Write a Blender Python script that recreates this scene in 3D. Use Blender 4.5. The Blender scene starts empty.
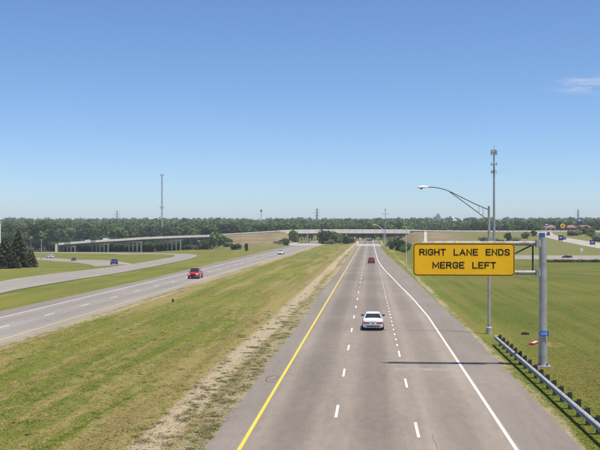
import bpy, math, random
import numpy as np
from mathutils import Vector

S = bpy.context.scene
COL = S.collection
PI = math.pi

# ------------------------------------------------------------------ camera
cam_d = bpy.data.cameras.new('camera')
cam_d.sensor_width = 36.0
cam_d.lens = 55.8
cam_d.clip_start = 0.5
cam_d.clip_end = 20000
cam = bpy.data.objects.new('camera', cam_d)
COL.objects.link(cam)
cam.location = (0, 0, 8.9)
cam.rotation_euler = (math.radians(90.246), 0, math.radians(4.305))
S.camera = cam

# ------------------------------------------------------------------ sun, sky, exposure
SUN = Vector((0.27, -0.20, 1.0)).normalized()
ELEV = math.asin(SUN.z)
AZ = math.atan2(SUN.x, SUN.y)
world = bpy.data.worlds.new('World')
S.world = world
world.use_nodes = True
wn, wl = world.node_tree.nodes, world.node_tree.links
wn.clear()
sky = wn.new('ShaderNodeTexSky')
sky.sky_type = 'NISHITA'
sky.sun_disc = False
sky.sun_elevation = ELEV
sky.sun_rotation = AZ
sky.altitude = 0
sky.air_density = 0.75
sky.dust_density = 0.4
sky.ozone_density = 7.0
bg = wn.new('ShaderNodeBackground')
bg.inputs['Strength'].default_value = 0.115
wo = wn.new('ShaderNodeOutputWorld')
# a thin summer wisp of cloud, drawn by direction over the whole sky
tc = wn.new('ShaderNodeTexCoord')
mp = wn.new('ShaderNodeMapping')
mp.inputs['Scale'].default_value = (5, 5, 26.0)
mp.inputs['Location'].default_value = (0.0, 0.0, 0.0)
nz = wn.new('ShaderNodeTexNoise')
nz.inputs['Scale'].default_value = 4.2
nz.inputs['Detail'].default_value = 7
nz.inputs['Roughness'].default_value = 0.6
wl.new(tc.outputs['Generated'], mp.inputs['Vector'])
wl.new(mp.outputs[0], nz.inputs['Vector'])
vd = wn.new('ShaderNodeVectorMath'); vd.operation = 'DISTANCE'
vd.inputs[1].default_value = (0.262, 0.951, 0.162)
vs = wn.new('ShaderNodeVectorMath'); vs.operation = 'MULTIPLY'
vs.inputs[1].default_value = (1, 1, 6.0)
vd.inputs[1].default_value = (0.232, 0.9612, 0.1465*6.0)
wl.new(tc.outputs['Generated'], vs.inputs[0]); wl.new(vs.outputs[0], vd.inputs[0])
mr = wn.new('ShaderNodeMapRange'); mr.interpolation_type = 'SMOOTHSTEP'
mr.inputs['From Min'].default_value = 0.075; mr.inputs['From Max'].default_value = 0.0
wl.new(vd.outputs['Value'], mr.inputs['Value'])
mr2 = wn.new('ShaderNodeMapRange'); mr2.interpolation_type = 'SMOOTHSTEP'
mr2.inputs['From Min'].default_value = 0.40; mr2.inputs['From Max'].default_value = 0.66
mr2.inputs['To Max'].default_value = 0.75
wl.new(nz.outputs['Fac'], mr2.inputs['Value'])
mu = wn.new('ShaderNodeMath'); mu.operation = 'MULTIPLY'
wl.new(mr.outputs[0], mu.inputs[0]); wl.new(mr2.outputs[0], mu.inputs[1])
mx = wn.new('ShaderNodeMix'); mx.data_type = 'RGBA'
mx.inputs[7].default_value = (5.6, 5.6, 6.1, 1)
wl.new(mu.outputs[0], mx.inputs[0]); wl.new(sky.outputs[0], mx.inputs[6])
hs = wn.new('ShaderNodeHueSaturation')     # camera's colour rendering of a clear sky
hs.inputs['Saturation'].default_value = 1.05
wl.new(mx.outputs[2], hs.inputs['Color'])
wl.new(hs.outputs[0], bg.inputs['Color'])
wl.new(bg.outputs[0], wo.inputs['Surface'])

sun_d = bpy.data.lights.new('sun', 'SUN')
sun_d.energy = 4.5
sun_d.angle = math.radians(0.53)
sun_d.color = (1.0, 0.94, 0.85)
sun = bpy.data.objects.new('sun', sun_d)
COL.objects.link(sun)
sun.rotation_euler = (-SUN).to_track_quat('-Z', 'Y').to_euler()

S.render.engine = 'CYCLES'
S.view_settings.view_transform = 'Standard'
S.view_settings.look = 'None'
S.view_settings.exposure = 0.35
S.view_settings.gamma = 1.0
S.view_settings.use_curve_mapping = False


# ------------------------------------------------------------------ material helpers
class NT:
    """tiny node-graph writer"""
    def __init__(self, name):
        self.m = bpy.data.materials.new(name)
        self.m.use_nodes = True
        self.t = self.m.node_tree
        self.n, self.l = self.t.nodes, self.t.links
        self.b = self.n['Principled BSDF']
        self.b.inputs['Specular IOR Level'].default_value = 0.3
    def put(self, sock, v):
        if hasattr(v, 'is_output'):
            self.l.new(v, sock)
        else:
            if isinstance(v, (tuple, list)) and len(v) == 3 and sock.type == 'RGBA':
                v = (*v, 1)
            sock.default_value = v
    def pos(self):
        return self.n.new('ShaderNodeNewGeometry').outputs['Position']
    def obj(self):
        return self.n.new('ShaderNodeTexCoord').outputs['Object']
    def rnd(self):
        return self.n.new('ShaderNodeObjectInfo').outputs['Random']
    def xyz(self, v):
        s = self.n.new('ShaderNodeSeparateXYZ'); self.put(s.inputs[0], v)
        return s.outputs
    def scale(self, v, sc):
        s = self.n.new('ShaderNodeVectorMath'); s.operation = 'MULTIPLY'
        self.put(s.inputs[0], v); s.inputs[1].default_value = sc
        return s.outputs[0]
    def noise(self, v, scale, detail=4, rough=0.55, dist=0.0):
        t = self.n.new('ShaderNodeTexNoise')
        self.put(t.inputs['Vector'], v)
        t.inputs['Scale'].default_value = scale
        t.inputs['Detail'].default_value = detail
        t.inputs['Roughness'].default_value = rough
        t.inputs['Distortion'].default_value = dist
        return t.outputs['Fac']
    def voro(self, v, scale):
        t = self.n.new('ShaderNodeTexVoronoi')
        self.put(t.inputs['Vector'], v); t.inputs['Scale'].default_value = scale
        return t.outputs['Distance']
    def math(self, op, a, b=0.0, c=0.0):
        t = self.n.new('ShaderNodeMath'); t.operation = op
        self.put(t.inputs[0], a); self.put(t.inputs[1], b); self.put(t.inputs[2], c)
        return t.outputs[0]
    def step(self, v, a, b, lo=0.0, hi=1.0):
        t = self.n.new('ShaderNodeMapRange'); t.interpolation_type = 'SMOOTHSTEP'
        self.put(t.inputs['Value'], v)
        t.inputs['From Min'].default_value = a; t.inputs['From Max'].default_value = b
        t.inputs['To Min'].default_value = lo; t.inputs['To Max'].default_value = hi
        return t.outputs[0]
    def band(self, v, a, b, soft):
        """1 inside a..b, fading over soft"""
        return self.math('MULTIPLY', self.step(v, a-soft, a+soft), self.step(v, b+soft, b-soft))
    def mix(self, f, a, b):
        t = self.n.new('ShaderNodeMix'); t.data_type = 'RGBA'
        self.put(t.inputs[0], f); self.put(t.inputs[6], a); self.put(t.inputs[7], b)
        return t.outputs[2]
    def mul(self, c, f):
        t = self.n.new('ShaderNodeVectorMath'); t.operation = 'SCALE'
        self.put(t.inputs[0], c); self.put(t.inputs['Scale'], f)
        return t.outputs[0]
    def bump(self, h, strength=0.3, dist=0.02):
        t = self.n.new('ShaderNodeBump')
        t.inputs['Strength'].default_value = strength; t.inputs['Distance'].default_value = dist
        self.put(t.inputs['Height'], h); self.l.new(t.outputs[0], self.b.inputs['Normal'])
    def done(self, col=None, rough=0.8, metal=0.0, spec=None, coat=None):
        if col is not None: self.put(self.b.inputs['Base Color'], col)
        self.put(self.b.inputs['Roughness'], rough)
        self.put(self.b.inputs['Metallic'], metal)
        if spec is not None: self.b.inputs['Specular IOR Level'].default_value = spec
        if coat: self.b.inputs['Coat Weight'].default_value = coat
        return self.m

M = {}
def plain(name, col, rough=0.6, metal=0.0, var=0.12, scale=6.0, spec=None, coat=None):
    k = NT(name)
    n = k.noise(k.obj(), scale, 4)
    f = k.step(n, 0.25, 0.75, 1-var, 1+var)
    M[name] = k.done(k.mul((*col,), f) if False else k.mul(k.mix(0.0, (*col,), (*col,)), f), rough, metal, spec, coat)
    return M[name]

def ground_mat(name='ground', gain=1.0):
    k = NT('grass_'+name)
    p = k.pos(); x, y, z = k.xyz(p)
    big = k.noise(p, 0.035, 3)
    warp = k.noise(k.scale(p, (1, 0.07, 1)), 0.42, 5, 0.6, 0.5)
    mow = k.noise(k.scale(p, (1, 0.035, 1)), 0.75, 3, 0.5, 0.3)
    mid = k.noise(k.scale(p, (1, 0.4, 1)), 1.3, 5, 0.65)
    fine = k.noise(p, 9.0, 5, 0.7)
    green, olive = (0.112, 0.134, 0.022), (0.178, 0.172, 0.036)
    straw, dirt, brown = (0.270, 0.212, 0.085), (0.37, 0.30, 0.20), (0.165, 0.120, 0.050)
    c = k.mix(k.step(k.math('ADD', k.math('MULTIPLY', big, 0.5), k.math('MULTIPLY', mow, 0.5)), 0.38, 0.62), green, olive)
    # dead grass: streaks, thicker along the verges
    verge = k.math('MAXIMUM', k.band(x, -13.0, -6.4, 2.6), k.band(x, -28.6, -26.0, 1.6))
    inmed = k.band(x, -28.6, -6.0, 1.0)
    s = k.math('ADD', k.math('MULTIPLY', warp, 0.5), k.math('MULTIPLY', mid, 0.32))
    s = k.math('ADD', s, k.math('MULTIPLY', fine, 0.18))
    s = k.math('ADD', s, k.math('MULTIPLY', verge, 0.085))
    s = k.math('ADD', s, k.math('MULTIPLY', inmed, 0.042))
    s = k.math('SUBTRACT', s, k.step(x, 8.8, 11.0, 0.0, 0.05))
    c = k.mix(k.step(s, 0.515, 0.64, 0, 0.85), c, straw)
    c = k.mix(k.math('MULTIPLY', k.step(k.math('ADD', mow, k.math('MULTIPLY', verge, 0.1)), 0.55, 0.68), 0.45), c, brown)
    # bare dirt and gravel tracks beside the inner shoulders
    d = k.math('ADD', k.math('MULTIPLY', warp, 0.55), k.math('MULTIPLY', mid, 0.45))
    b1 = k.math('MULTIPLY', k.band(k.math('ADD', x, k.math('MULTIPLY', k.math('SUBTRACT', mow, 0.5), 2.2)), -9.9, -8.2, 0.45), k.step(d, 0.30, 0.47, 0.0, 0.95))
    b2 = k.math('MULTIPLY', k.band(x, -7.7, -6.4, 0.3), k.step(d, 0.36, 0.62, 0.15, 0.7))
    b3 = k.math('MULTIPLY', k.band(x, -29.0, -27.0, 0.4), k.step(d, 0.38, 0.6))
    b4 = k.math('MULTIPLY', k.band(x, 8.2, 9.05, 0.25), k.step(d, 0.42, 0.62, 0, 0.75))
    bb = k.math('MAXIMUM', k.math('MAXIMUM', b1, b2), k.math('MAXIMUM', b3, b4))
    c = k.mix(bb, c, dirt)
    # scrape of bare soil behind the sign post
    sc = k.n.new('ShaderNodeVectorMath'); sc.operation = 'DISTANCE'
    k.put(sc.inputs[0], k.scale(p, (1, 0.55, 1))); sc.inputs[1].default_value = (14.0, 73.0*0.55, 0)
    c = k.mix(k.math('MULTIPLY', k.step(sc.outputs['Value'], 1.15, 0.4), k.step(mid, 0.35, 0.6)), c, (0.30, 0.22, 0.10))
    blot = k.noise(p, 3.4, 5, 0.75)
    c = k.mul(c, k.step(blot, 0.28, 0.72, 0.86*gain, 1.14*gain))
    c = k.mul(c, k.step(fine, 0.25, 0.75, 0.80, 1.20))
    c = k.mul(c, k.step(x, 9.0, 14.0, 1.0, 0.82))
    if name == 'ground':
        k.bump(k.math('ADD', k.math('MULTIPLY', mid, 0.6), fine), 0.55, 0.08)
        M[name] = k.done(c, 0.95, spec=0.1)
    else:
        k.done(c, 0.95, spec=0.0)
        tr = k.n.new('ShaderNodeBsdfTranslucent'); k.l.new(c, tr.inputs['Color'])
        ms = k.n.new('ShaderNodeMixShader'); ms.inputs[0].default_value = 0.3
        k.l.new(k.b.outputs[0], ms.inputs[1]); k.l.new(tr.outputs[0], ms.inputs[2])
        k.l.new(ms.outputs[0], k.n['Material Output'].inputs['Surface'])
        M[name] = k.m

def bank_mat():
    k = NT('dry_bank')
    p = k.pos(); x, y, z = k.xyz(p)
    a = k.noise(p, 0.09, 5, 0.6); b = k.noise(p, 0.6, 5, 0.65); f = k.noise(p, 4.0, 4, 0.7)
    c = k.mix(k.step(a, 0.36, 0.62), (0.165, 0.130, 0.070), (0.245, 0.190, 0.108))
    g = k.math('ADD', k.math('MULTIPLY', a, 0.55), k.math('MULTIPLY', b, 0.45))
    low = k.math('ADD', g, k.step(z, 2.5, -1.5, 0, 0.16))
    low = k.math('ADD', low, k.step(x, 42.0, 62.0, 0, 0.17))
    c = k.mix(k.step(low, 0.55, 0.66, 0, 0.9), c, (0.145, 0.150, 0.042))
    c = k.mul(c, k.step(f, 0.25, 0.75, 0.8, 1.2))
    M['bank'] = k.done(c, 0.95, spec=0.1)

def asphalt_mat(name, base, lane0=None, warm=(1, 1, 1), seams=True, oil_hi=0.27):
    k = NT(name)
    p = k.pos(); x, y, z = k.xyz(p)
    lo = k.noise(k.scale(p, (1, 0.05, 1)), 0.9, 4, 0.6)
    pat = k.noise(p, 0.05, 3)
    sp = k.noise(p, 22.0, 4, 0.7)
    mid = k.noise(k.scale(p, (1, 0.35, 1)), 2.2, 5, 0.65)
    v = k.math('ADD', k.step(lo, 0.3, 0.7, -0.06, 0.06), k.step(mid, 0.3, 0.7, -0.05, 0.05))
    v = k.math('ADD', v, k.step(sp, 0.25, 0.75, -0.10, 0.10))
    v = k.math('ADD', v, k.step(pat, 0.35, 0.65, -0.05, 0.05))
    if lane0 is not None:
        t = k.math('FRACT', k.math('DIVIDE', k.math('SUBTRACT', x, lane0), 3.66))
        t = k.math('ADD', t, k.math('MULTIPLY', k.math('SUBTRACT', lo, 0.5), 0.10))
        oil = k.math('MULTIPLY', k.step(t, 0.14, 0.42), k.step(t, 0.88, 0.60))
        v = k.math('SUBTRACT', v, k.math('MULTIPLY', oil, k.step(lo, 0.25, 0.75, oil_hi*.5, oil_hi)))
        v = k.math('SUBTRACT', v, k.math('MULTIPLY', k.step(x, 2.6, 2.2, 0.0, 0.12), k.step(x, -12.0, -10.0)))
    c = k.mul(k.mix(0.0, tuple(b*w for b, w in zip(base, warm)), base), k.math('ADD', v, 1.0))
    if seams:
        # longitudinal paving seams and sealed hairline cracks
        cr = k.voro(k.scale(p, (0.35, 0.05, 1)), 1.0)
        w = k.noise(k.scale(p, (1, 0.12, 1)), 0.6, 6, 0.7)
        line = k.math('ABSOLUTE', k.math('SUBTRACT', w, 0.5))
        c = k.mix(k.step(line, 0.0022, 0.0006, 0, 0.42), c, (0.07, 0.065, 0.06))
    k.bump(sp, 0.25, 0.006)
    M[name] = k.done(c, 0.88, spec=0.2)

def paint_mat(name, col):
    k = NT(name)
    p = k.pos()
    a = k.noise(p, 14.0, 5, 0.7); b = k.noise(k.scale(p, (1, 0.2, 1)), 2.0, 4)
    f = k.math('ADD', k.math('MULTIPLY', a, 0.6), k.math('MULTIPLY', b, 0.4))
    M[name] = k.done(k.mix(k.step(f, 0.54, 0.68, 0, 0.55), col, (0.24, 0.225, 0.2)), 0.7)

def concrete_mat(name, col, sc=0.7):
    k = NT(name)
    p = k.pos()
    a = k.noise(k.scale(p, (1, 1, 0.3)), sc, 5, 0.6); b = k.noise(p, sc*9, 4, 0.7)
    st = k.noise(k.scale(p, (1, 1, 0.08)), sc*2.5, 4, 0.6)
    v = k.math('ADD', k.step(a, 0.3, 0.7, 0.88, 1.08), k.step(b, 0.3, 0.7, -0.06, 0.06))
    c = k.mul(k.mix(k.step(st, 0.55, 0.72, 0, 0.35), col, tuple(0.55*q for q in col)), v)
    M[name] = k.done(c, 0.85)

def leaf_mat(name, a, b, c):
    k = NT(name)
    r = k.rnd(); p = k.pos()
    n = k.noise(p, 0.35, 3); n2 = k.noise(p, 2.2, 3)
    col = k.mix(k.step(n, 0.35, 0.65), a, b)
    col = k.mix(k.math('MULTIPLY', k.step(n2, 0.5, 0.75), 0.6), col, c)
    col = k.mul(col, k.math('ADD', k.math('MULTIPLY', r, 0.8), 0.6))
    k.put(k.b.inputs['Base Color'], col)
    k.b.inputs['Roughness'].default_value = 0.65
    k.b.inputs['Specular IOR Level'].default_value = 0.2
    tr = k.n.new('ShaderNodeBsdfTranslucent')
    k.l.new(col, tr.inputs['Color'])
    ms = k.n.new('ShaderNodeMixShader'); ms.inputs[0].default_value = 0.25
    k.l.new(k.b.outputs[0], ms.inputs[1]); k.l.new(tr.outputs[0], ms.inputs[2])
    k.l.new(ms.outputs[0], k.n['Material Output'].inputs['Surface'])
    M[name] = k.m

ground_mat(); ground_mat('blades', 1.45); bank_mat()
asphalt_mat('asphalt', (0.272, 0.229, 0.186), -5.26)
asphalt_mat('asphalt_left', (0.262, 0.235, 0.205), -37.0, oil_hi=0.13)
asphalt_mat('asphalt_shoulder', (0.222, 0.190, 0.158), None)
asphalt_mat('asphalt_ramp', (0.265, 0.235, 0.198), None)
asphalt_mat('pale_pavement', (0.36, 0.33, 0.29), None, seams=False)
paint_mat('white_paint', (0.78, 0.77, 0.73))
paint_mat('yellow_paint', (0.72, 0.50, 0.055))
concrete_mat('concrete', (0.77, 0.69, 0.56))
concrete_mat('pale_concrete', (0.88, 0.81, 0.69))
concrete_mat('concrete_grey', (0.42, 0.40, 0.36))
concrete_mat('girder_steel', (0.11, 0.11, 0.105))
leaf_mat('leaf_mid', (0.075, 0.122, 0.028), (0.108, 0.155, 0.038), (0.17, 0.205, 0.065))
leaf_mat('leaf_dark', (0.048, 0.084, 0.026), (0.068, 0.104, 0.032), (0.105, 0.138, 0.046))
leaf_mat('leaf_pale', (0.14, 0.165, 0.07), (0.20, 0.215, 0.11), (0.34, 0.34, 0.25))
leaf_mat('needle', (0.055, 0.066, 0.028), (0.080, 0.086, 0.036), (0.135, 0.125, 0.058))
leaf_mat('leaf_far', (0.058, 0.100, 0.030), (0.095, 0.138, 0.040), (0.150, 0.180, 0.062))
plain('bark', (0.10, 0.075, 0.055), 0.9, var=0.3)
plain('galvanised', (0.48, 0.50, 0.52), 0.45, 0.55, 0.15, 3.0)
plain('galvanised_dull', (0.40, 0.39, 0.37), 0.6, 0.25, 0.18, 2.0)
plain('rail_steel', (0.36, 0.37, 0.37), 0.75, 0.0, 0.25, 1.5, spec=0.15)
k = NT('arm_steel'); _n = k.noise(k.scale(k.obj(), (1, 1, 1)), 2.6, 5, 0.7)
M['arm_steel'] = k.done(k.mix(k.step(_n, 0.45, 0.62), (0.36, 0.355, 0.34), (0.24, 0.21, 0.18)), 0.65, 0.2)
plain('arm_dark', (0.15, 0.15, 0.15), 0.6, 0.3)
plain('dark_steel', (0.06, 0.06, 0.065), 0.6, 0.2)
plain('post_wood', (0.055, 0.045, 0.038), 0.9, var=0.35)
plain('sign_yellow', (0.97, 0.52, 0.004), 0.5, 0, 0.05, 1.5)
plain('sign_black', (0.025, 0.012, 0.006), 0.6)
plain('sign_blue', (0.02, 0.13, 0.50), 0.5)
plain('cap_blue', (0.06, 0.13, 0.33), 0.5)
plain('navy', (0.02, 0.035, 0.16), 0.5)
plain('white_sheet', (0.78, 0.78, 0.76), 0.5, 0, 0.05)
plain('lamp_white', (0.80, 0.80, 0.78), 0.4)
plain('lamp_glass', (0.45, 0.42, 0.40), 0.25)
plain('tyre', (0.018, 0.018, 0.018), 0.85)
plain('rim', (0.45, 0.46, 0.47), 0.35, 0.7)
plain('trim_black', (0.02, 0.02, 0.022), 0.55)
plain('car_glass', (0.022, 0.026, 0.034), 0.08, 0, 0.02, spec=0.6)
plain('tail_red', (0.42, 0.012, 0.015), 0.3, spec=0.5)
plain('head_clear', (0.75, 0.76, 0.78), 0.15, 0.2)
plain('plate', (0.30, 0.36, 0.36), 0.5)
plain('chrome', (0.7, 0.7, 0.72), 0.2, 0.9, 0.04)
for nm, c in {'paint_white': (0.83, 0.83, 0.82), 'paint_red': (0.50, 0.018, 0.022), 'paint_dark_red': (0.26, 0.022, 0.026),
              'paint_silver': (0.60, 0.60, 0.61), 'paint_black': (0.018, 0.018, 0.020), 'paint_navy': (0.035, 0.04, 0.22),
              'paint_grey': (0.10, 0.105, 0.11), 'paint_charcoal': (0.045, 0.045, 0.05)}.items():
    plain(nm, c, 0.28, 0, 0.03, 2.0, 0.5, 0.6)
plain('brick_red', (0.36, 0.15, 0.09), 0.85, var=0.2)
plain('roof_red', (0.27, 0.135, 0.10), 0.8, var=0.2)
plain('stucco', (0.55, 0.46, 0.36), 0.85)
plain('pale_grey', (0.62, 0.64, 0.66), 0.7)
plain('sign_amber', (0.85, 0.52, 0.03), 0.5)
plain('window_dark', (0.02, 0.03, 0.05), 0.12, spec=0.6)
plain('tower_paint', (0.30, 0.32, 0.33), 0.6, 0.2)
plain('tower_pale', (0.55, 0.57, 0.56), 0.6, 0.2)
plain('tar', (0.035, 0.033, 0.032), 0.8)
plain('tar_red', (0.15, 0.07, 0.06), 0.8)
plain('tar_faint', (0.10, 0.09, 0.08), 0.8)
plain('debris_red', (0.45, 0.05, 0.06), 0.6)
plain('stone', (0.32, 0.28, 0.215), 0.9, var=0.3)


# ------------------------------------------------------------------ mesh helpers
class MB:
    def __init__(self):
        self.v, self.f = [], []
    def quad(self, a, b, c, d):
        i = len(self.v); self.v += [tuple(a), tuple(b), tuple(c), tuple(d)]; self.f.append((i, i+1, i+2, i+3)); return self
    def box(self, c, s, rz=0.0, taper=1.0):
        i = len(self.v); cs, sn = math.cos(rz), math.sin(rz)
        for dz in (-.5, .5):
            k = taper if dz > 0 else 1.0
            for dx, dy in ((-.5, -.5), (.5, -.5), (.5, .5), (-.5, .5)):
                x, y = dx*s[0]*k, dy*s[1]*k
                self.v.append((c[0]+x*cs-y*sn, c[1]+x*sn+y*cs, c[2]+dz*s[2]))
        for q in ((3, 2, 1, 0), (4, 5, 6, 7), (0, 1, 5, 4), (1, 2, 6, 5), (2, 3, 7, 6), (3, 0, 4, 7)):
            self.f.append(tuple(i+j for j in q))
        return self
    def loft(self, rings, caps=True, closed=True):
        i = len(self.v); n = len(rings[0])
        for r in rings: self.v += [tuple(p) for p in r]
        for a in range(len(rings)-1):
            for b in range(n if closed else n-1):
                c = (b+1) % n
                self.f.append((i+a*n+b, i+a*n+c, i+(a+1)*n+c, i+(a+1)*n+b))
        if caps:
            self.f.append(tuple(i+b for b in range(n-1, -1, -1)))
            e = i+(len(rings)-1)*n
            self.f.append(tuple(e+b for b in range(n)))
        return self
    def tube(self, pts, rad, n=8):
        pts = [Vector(p) for p in pts]
        if not isinstance(rad, (list, tuple)): rad = [rad]*len(pts)
        rings = []
        for j, p in enumerate(pts):
            t = (pts[min(j+1, len(pts)-1)]-pts[max(j-1, 0)]).normalized()
            u = t.cross(Vector((0, 0, 1)) if abs(t.z) < 0.95 else Vector((1, 0, 0))).normalized()
            w = t.cross(u)
            rings.append([p+(u*math.cos(2*PI*q/n)+w*math.sin(2*PI*q/n))*rad[j] for q in range(n)])
        return self.loft([r[::-1] for r in rings])
    def prism(self, poly, z0, z1):
        return self.loft([[(x, y, z0) for x, y in poly], [(x, y, z1) for x, y in poly]])
    def lathe(self, prof, n=12, c=(0, 0, 0), axis='z'):
        rings = []
        for r, h in prof:
            ring = []
            for q in range(n):
                a = 2*PI*q/n
                if axis == 'z': ring.append((c[0]+r*math.cos(a), c[1]+r*math.sin(a), c[2]+h))
                else: ring.append((c[0]+h, c[1]+r*math.cos(a), c[2]+r*math.sin(a)))
            rings.append(ring)
        return self.loft(rings)
    def mesh(self, name, mat, smooth=None):
        me = bpy.data.meshes.new(name)
        me.from_pydata(self.v, [], self.f)
        me.materials.append(mat if not isinstance(mat, str) else M[mat])
        me.update()
        if smooth:
            me.shade_smooth(); me.set_sharp_from_angle(angle=smooth)
        return me
    def build(self, name, mat, parent=None, smooth=None, **tags):
        return link(name, self.mesh(name, mat, smooth), parent, **tags)

def link(name, me, parent=None, **tags):
    o = bpy.data.objects.new(name, me)
    COL.objects.link(o)
    if parent is not None: o.parent = parent
    for a, b in tags.items():
        if b is not None: o[a] = b
    return o

def thing(name, label, category, loc=(0, 0, 0), rz=0.0, group=None):
    o = bpy.data.objects.new(name, None)
    o.empty_display_size = 0.5
    COL.objects.link(o)
    o.location = loc; o.rotation_euler = (0, 0, rz)
    o['label'] = label; o['category'] = category
    if group: o['group'] = group
    return o

def copy_tree(o, parent=None):
    c = o.copy(); COL.objects.link(c)
    if parent is not None: c.parent = parent
    for ch in list(o.children): copy_tree(ch, c)
    return c

def np_mesh(name, V, Q, mat):
    me = bpy.data.meshes.new(name)
    k = Q.shape[1]
    me.vertices.add(len(V)); me.vertices.foreach_set('co', V.astype(np.float32).ravel())
    me.loops.add(Q.size); me.loops.foreach_set('vertex_index', Q.astype(np.int32).ravel())
    me.polygons.add(len(Q))
    me.polygons.foreach_set('loop_start', np.arange(0, Q.size, k, dtype=np.int32))
    me.update(calc_edges=True)
    me.materials.append(M[mat])
    return me

def interp(tab, x):
    if x <= tab[0][0]: return tab[0][1]
    for (a, b), (c, d) in zip(tab, tab[1:]):
        if x <= c: return b+(d-b)*(x-a)/(c-a)
    return tab[-1][1]

def strip(name, left, right, z, mat, parent=None, **tags):
    """flat sheet between two edge polylines (x, y) or (x, y, z)"""
    m = MB(); n = len(left)
    g = lambda p: (p[0], p[1], (p[2] if len(p) > 2 else 0)+z)
    for p in left: m.v.append(g(p))
    for p in right: m.v.append(g(p))
    for i in range(n-1): m.f.append((i, n+i, n+i+1, i+1))
    return m.build(name, mat, parent, **tags)

def smooth_line(pts, sub=6):
    """Catmull-Rom through points of any dimension"""
    out = []
    P = [np.array(p, float) for p in pts]
    for i in range(len(P)-1):
        a, b, c, d = P[max(i-1, 0)], P[i], P[i+1], P[min(i+2, len(P)-1)]
        for s in range(sub):
            t = s/sub
            out.append(tuple(0.5*((2*b)+(c-a)*t+(2*a-5*b+4*c-d)*t*t+(3*b-a-3*c+d)*t**3)))
    out.append(tuple(P[-1]))
    return out

# ------------------------------------------------------------------ ground
def sstep(v, a, b):
    t = max(0.0, min(1.0, (v-a)/(b-a))); return t*t*(3-2*t)
def gz(x, y):
    """the fields fall away on both sides of the raised highway"""
    f = sstep(y, 90, 430)*sstep(y, 880, 650)
    return -6.0*f*max(0.0, min(1.0, (-x-42)/100), min(1.0, (x-10)/45))
gm = MB()
xs = [-3600, -1800, -900, -400, -250, -142, -117, -92, -67, -42, -16, 10, 21, 32, 43, 55, 100, 200, 400, 900, 1800, 3600]
ys = [-300, 0, 80]+[90+12*i for i in range(67)]+[900, 1500, 2600, 4200, 5600]
for yy in ys:
    for xx in xs: gm.v.append((xx, yy, gz(xx, yy)))
for j in range(len(ys)-1):
    for i in range(len(xs)-1):
        a = j*len(xs)+i
        gm.f.append((a, a+1, a+1+len(xs), a+len(xs)))
gm.build('ground', 'ground', None, 1.2, kind='structure')

# ------------------------------------------------------------------ roads
EDGE = [(-20, 5.88), (95, 5.88), (120, 5.45), (146, 4.68), (175, 3.9), (200, 3.22), (230, 2.65), (265, 2.25), (310, 2.15), (1500, 2.15)]
ASPH = [(-20, 8.62), (85, 8.55), (115, 8.15), (175, 7.7), (225, 7.1), (308, 5.95), (437, 5.2), (1500, 5.1)]
YS = [-20, 20, 40, 60, 85, 95, 105, 115, 125, 135, 146, 160, 175, 188, 200, 215, 225, 245, 265, 285, 310, 350, 437, 490, 555, 700, 900, 1500]
rj = random.Random(3)
YD = [18+i*0.9 for i in range(150)]
YD = [-20.0]+YD+[y for y in YS if y > YD[-1]+2]
JL = [rj.gauss(0, .05) for _ in YD]; JR = [rj.gauss(0, .035) for _ in YD]
road = strip('northbound_road', [(-5.42, y) for y in YS], [(interp(EDGE, y)+.16, y) for y in YS], 0.012, 'asphalt', kind='structure')
strip('inner_shoulder', [(-6.68+j, y) for y, j in zip(YD, JL)], [(-5.42, y) for y in YD], 0.012, 'asphalt_shoulder', road)
strip('outer_shoulder', [(interp(EDGE, y)+.16, y) for y in YD], [(interp(ASPH, y)+j, y) for y, j in zip(YD, JR)], 0.012, 'asphalt_shoulder', road)
strip('yellow_edge_line', [(-5.345, y) for y in YS], [(-5.185, y) for y in YS], 0.018, 'yellow_paint', road)
strip('white_edge_line', [(interp(EDGE, y)-.075, y) for y in YS], [(interp(EDGE, y)+.075, y) for y in YS], 0.018, 'white_paint', road)

def dash_mesh(L, w):
    return MB().quad((-w/2, -L/2, 0), (w/2, -L/2, 0), (w/2, L/2, 0), (-w/2, L/2, 0)).mesh('lane_dash', 'white_paint')
dm, dot = dash_mesh(3.1, 0.125), dash_mesh(0.95, 0.125)
def dash(x, y, me=None, parent=None):
    o = link('lane_dash', me or dm, parent); o.location = (x, y, 0.018)
y = 45.45-12.19*3
while y < 620:
    dash(-1.61, y, parent=road); y += 12.19
for y in (17.3, 29.4, 41.5, 54.0, 66.6): dash(2.07, y, parent=road)
y = 71.6
while y < 236:
    dash(2.07, y, dot, road); y += 3.66
y = 250
while y < 620:
    dash(2.07-1.83+1.83, y, dot, road) if y < 262 else None
    y += 12.19

# short concrete bridge deck that carries the road over the creek
deck = strip('concrete_deck', [(-6.9, 486), (-6.9, 556)], [(6.3, 486), (6.3, 556)], 0.016, 'pale_pavement', road)
# marks on the pavement
def ribbon(pts, w, z=0.0):
    m = MB(); P = [Vector(p) for p in pts]
    for i, p in enumerate(P):
        t = (P[min(i+1, len(P)-1)]-P[max(i-1, 0)]).normalized()
        nrm = Vector((-t.y, t.x, 0))*w/2
        m.v += [tuple(p+nrm+Vector((0, 0, z))), tuple(p-nrm+Vector((0, 0, z)))]
    for i in range(len(P)-1): m.f.append((2*i, 2*i+1, 2*i+3, 2*i+2))
    return m
ribbon(smooth_line([(-2.35, 137, 0), (-1.75, 141, 0), (-1.62, 146, 0), (-1.9, 151, 0), (-1.3, 157, 0), (-1.05, 168, 0)]), 0.09, 0.021).build('skid_mark', 'tar_faint', road)
ribbon(smooth_line([(-5.50, 53.6, 0), (-6.0, 54.0, 0), (-6.15, 55.2, 0), (-5.85, 56.1, 0), (-5.5, 55.8, 0), (-5.62, 54.6, 0), (-5.9, 54.4, 0)]), 0.06, 0.021).build('tyre_scuff', 'tar_red', road)
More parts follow.
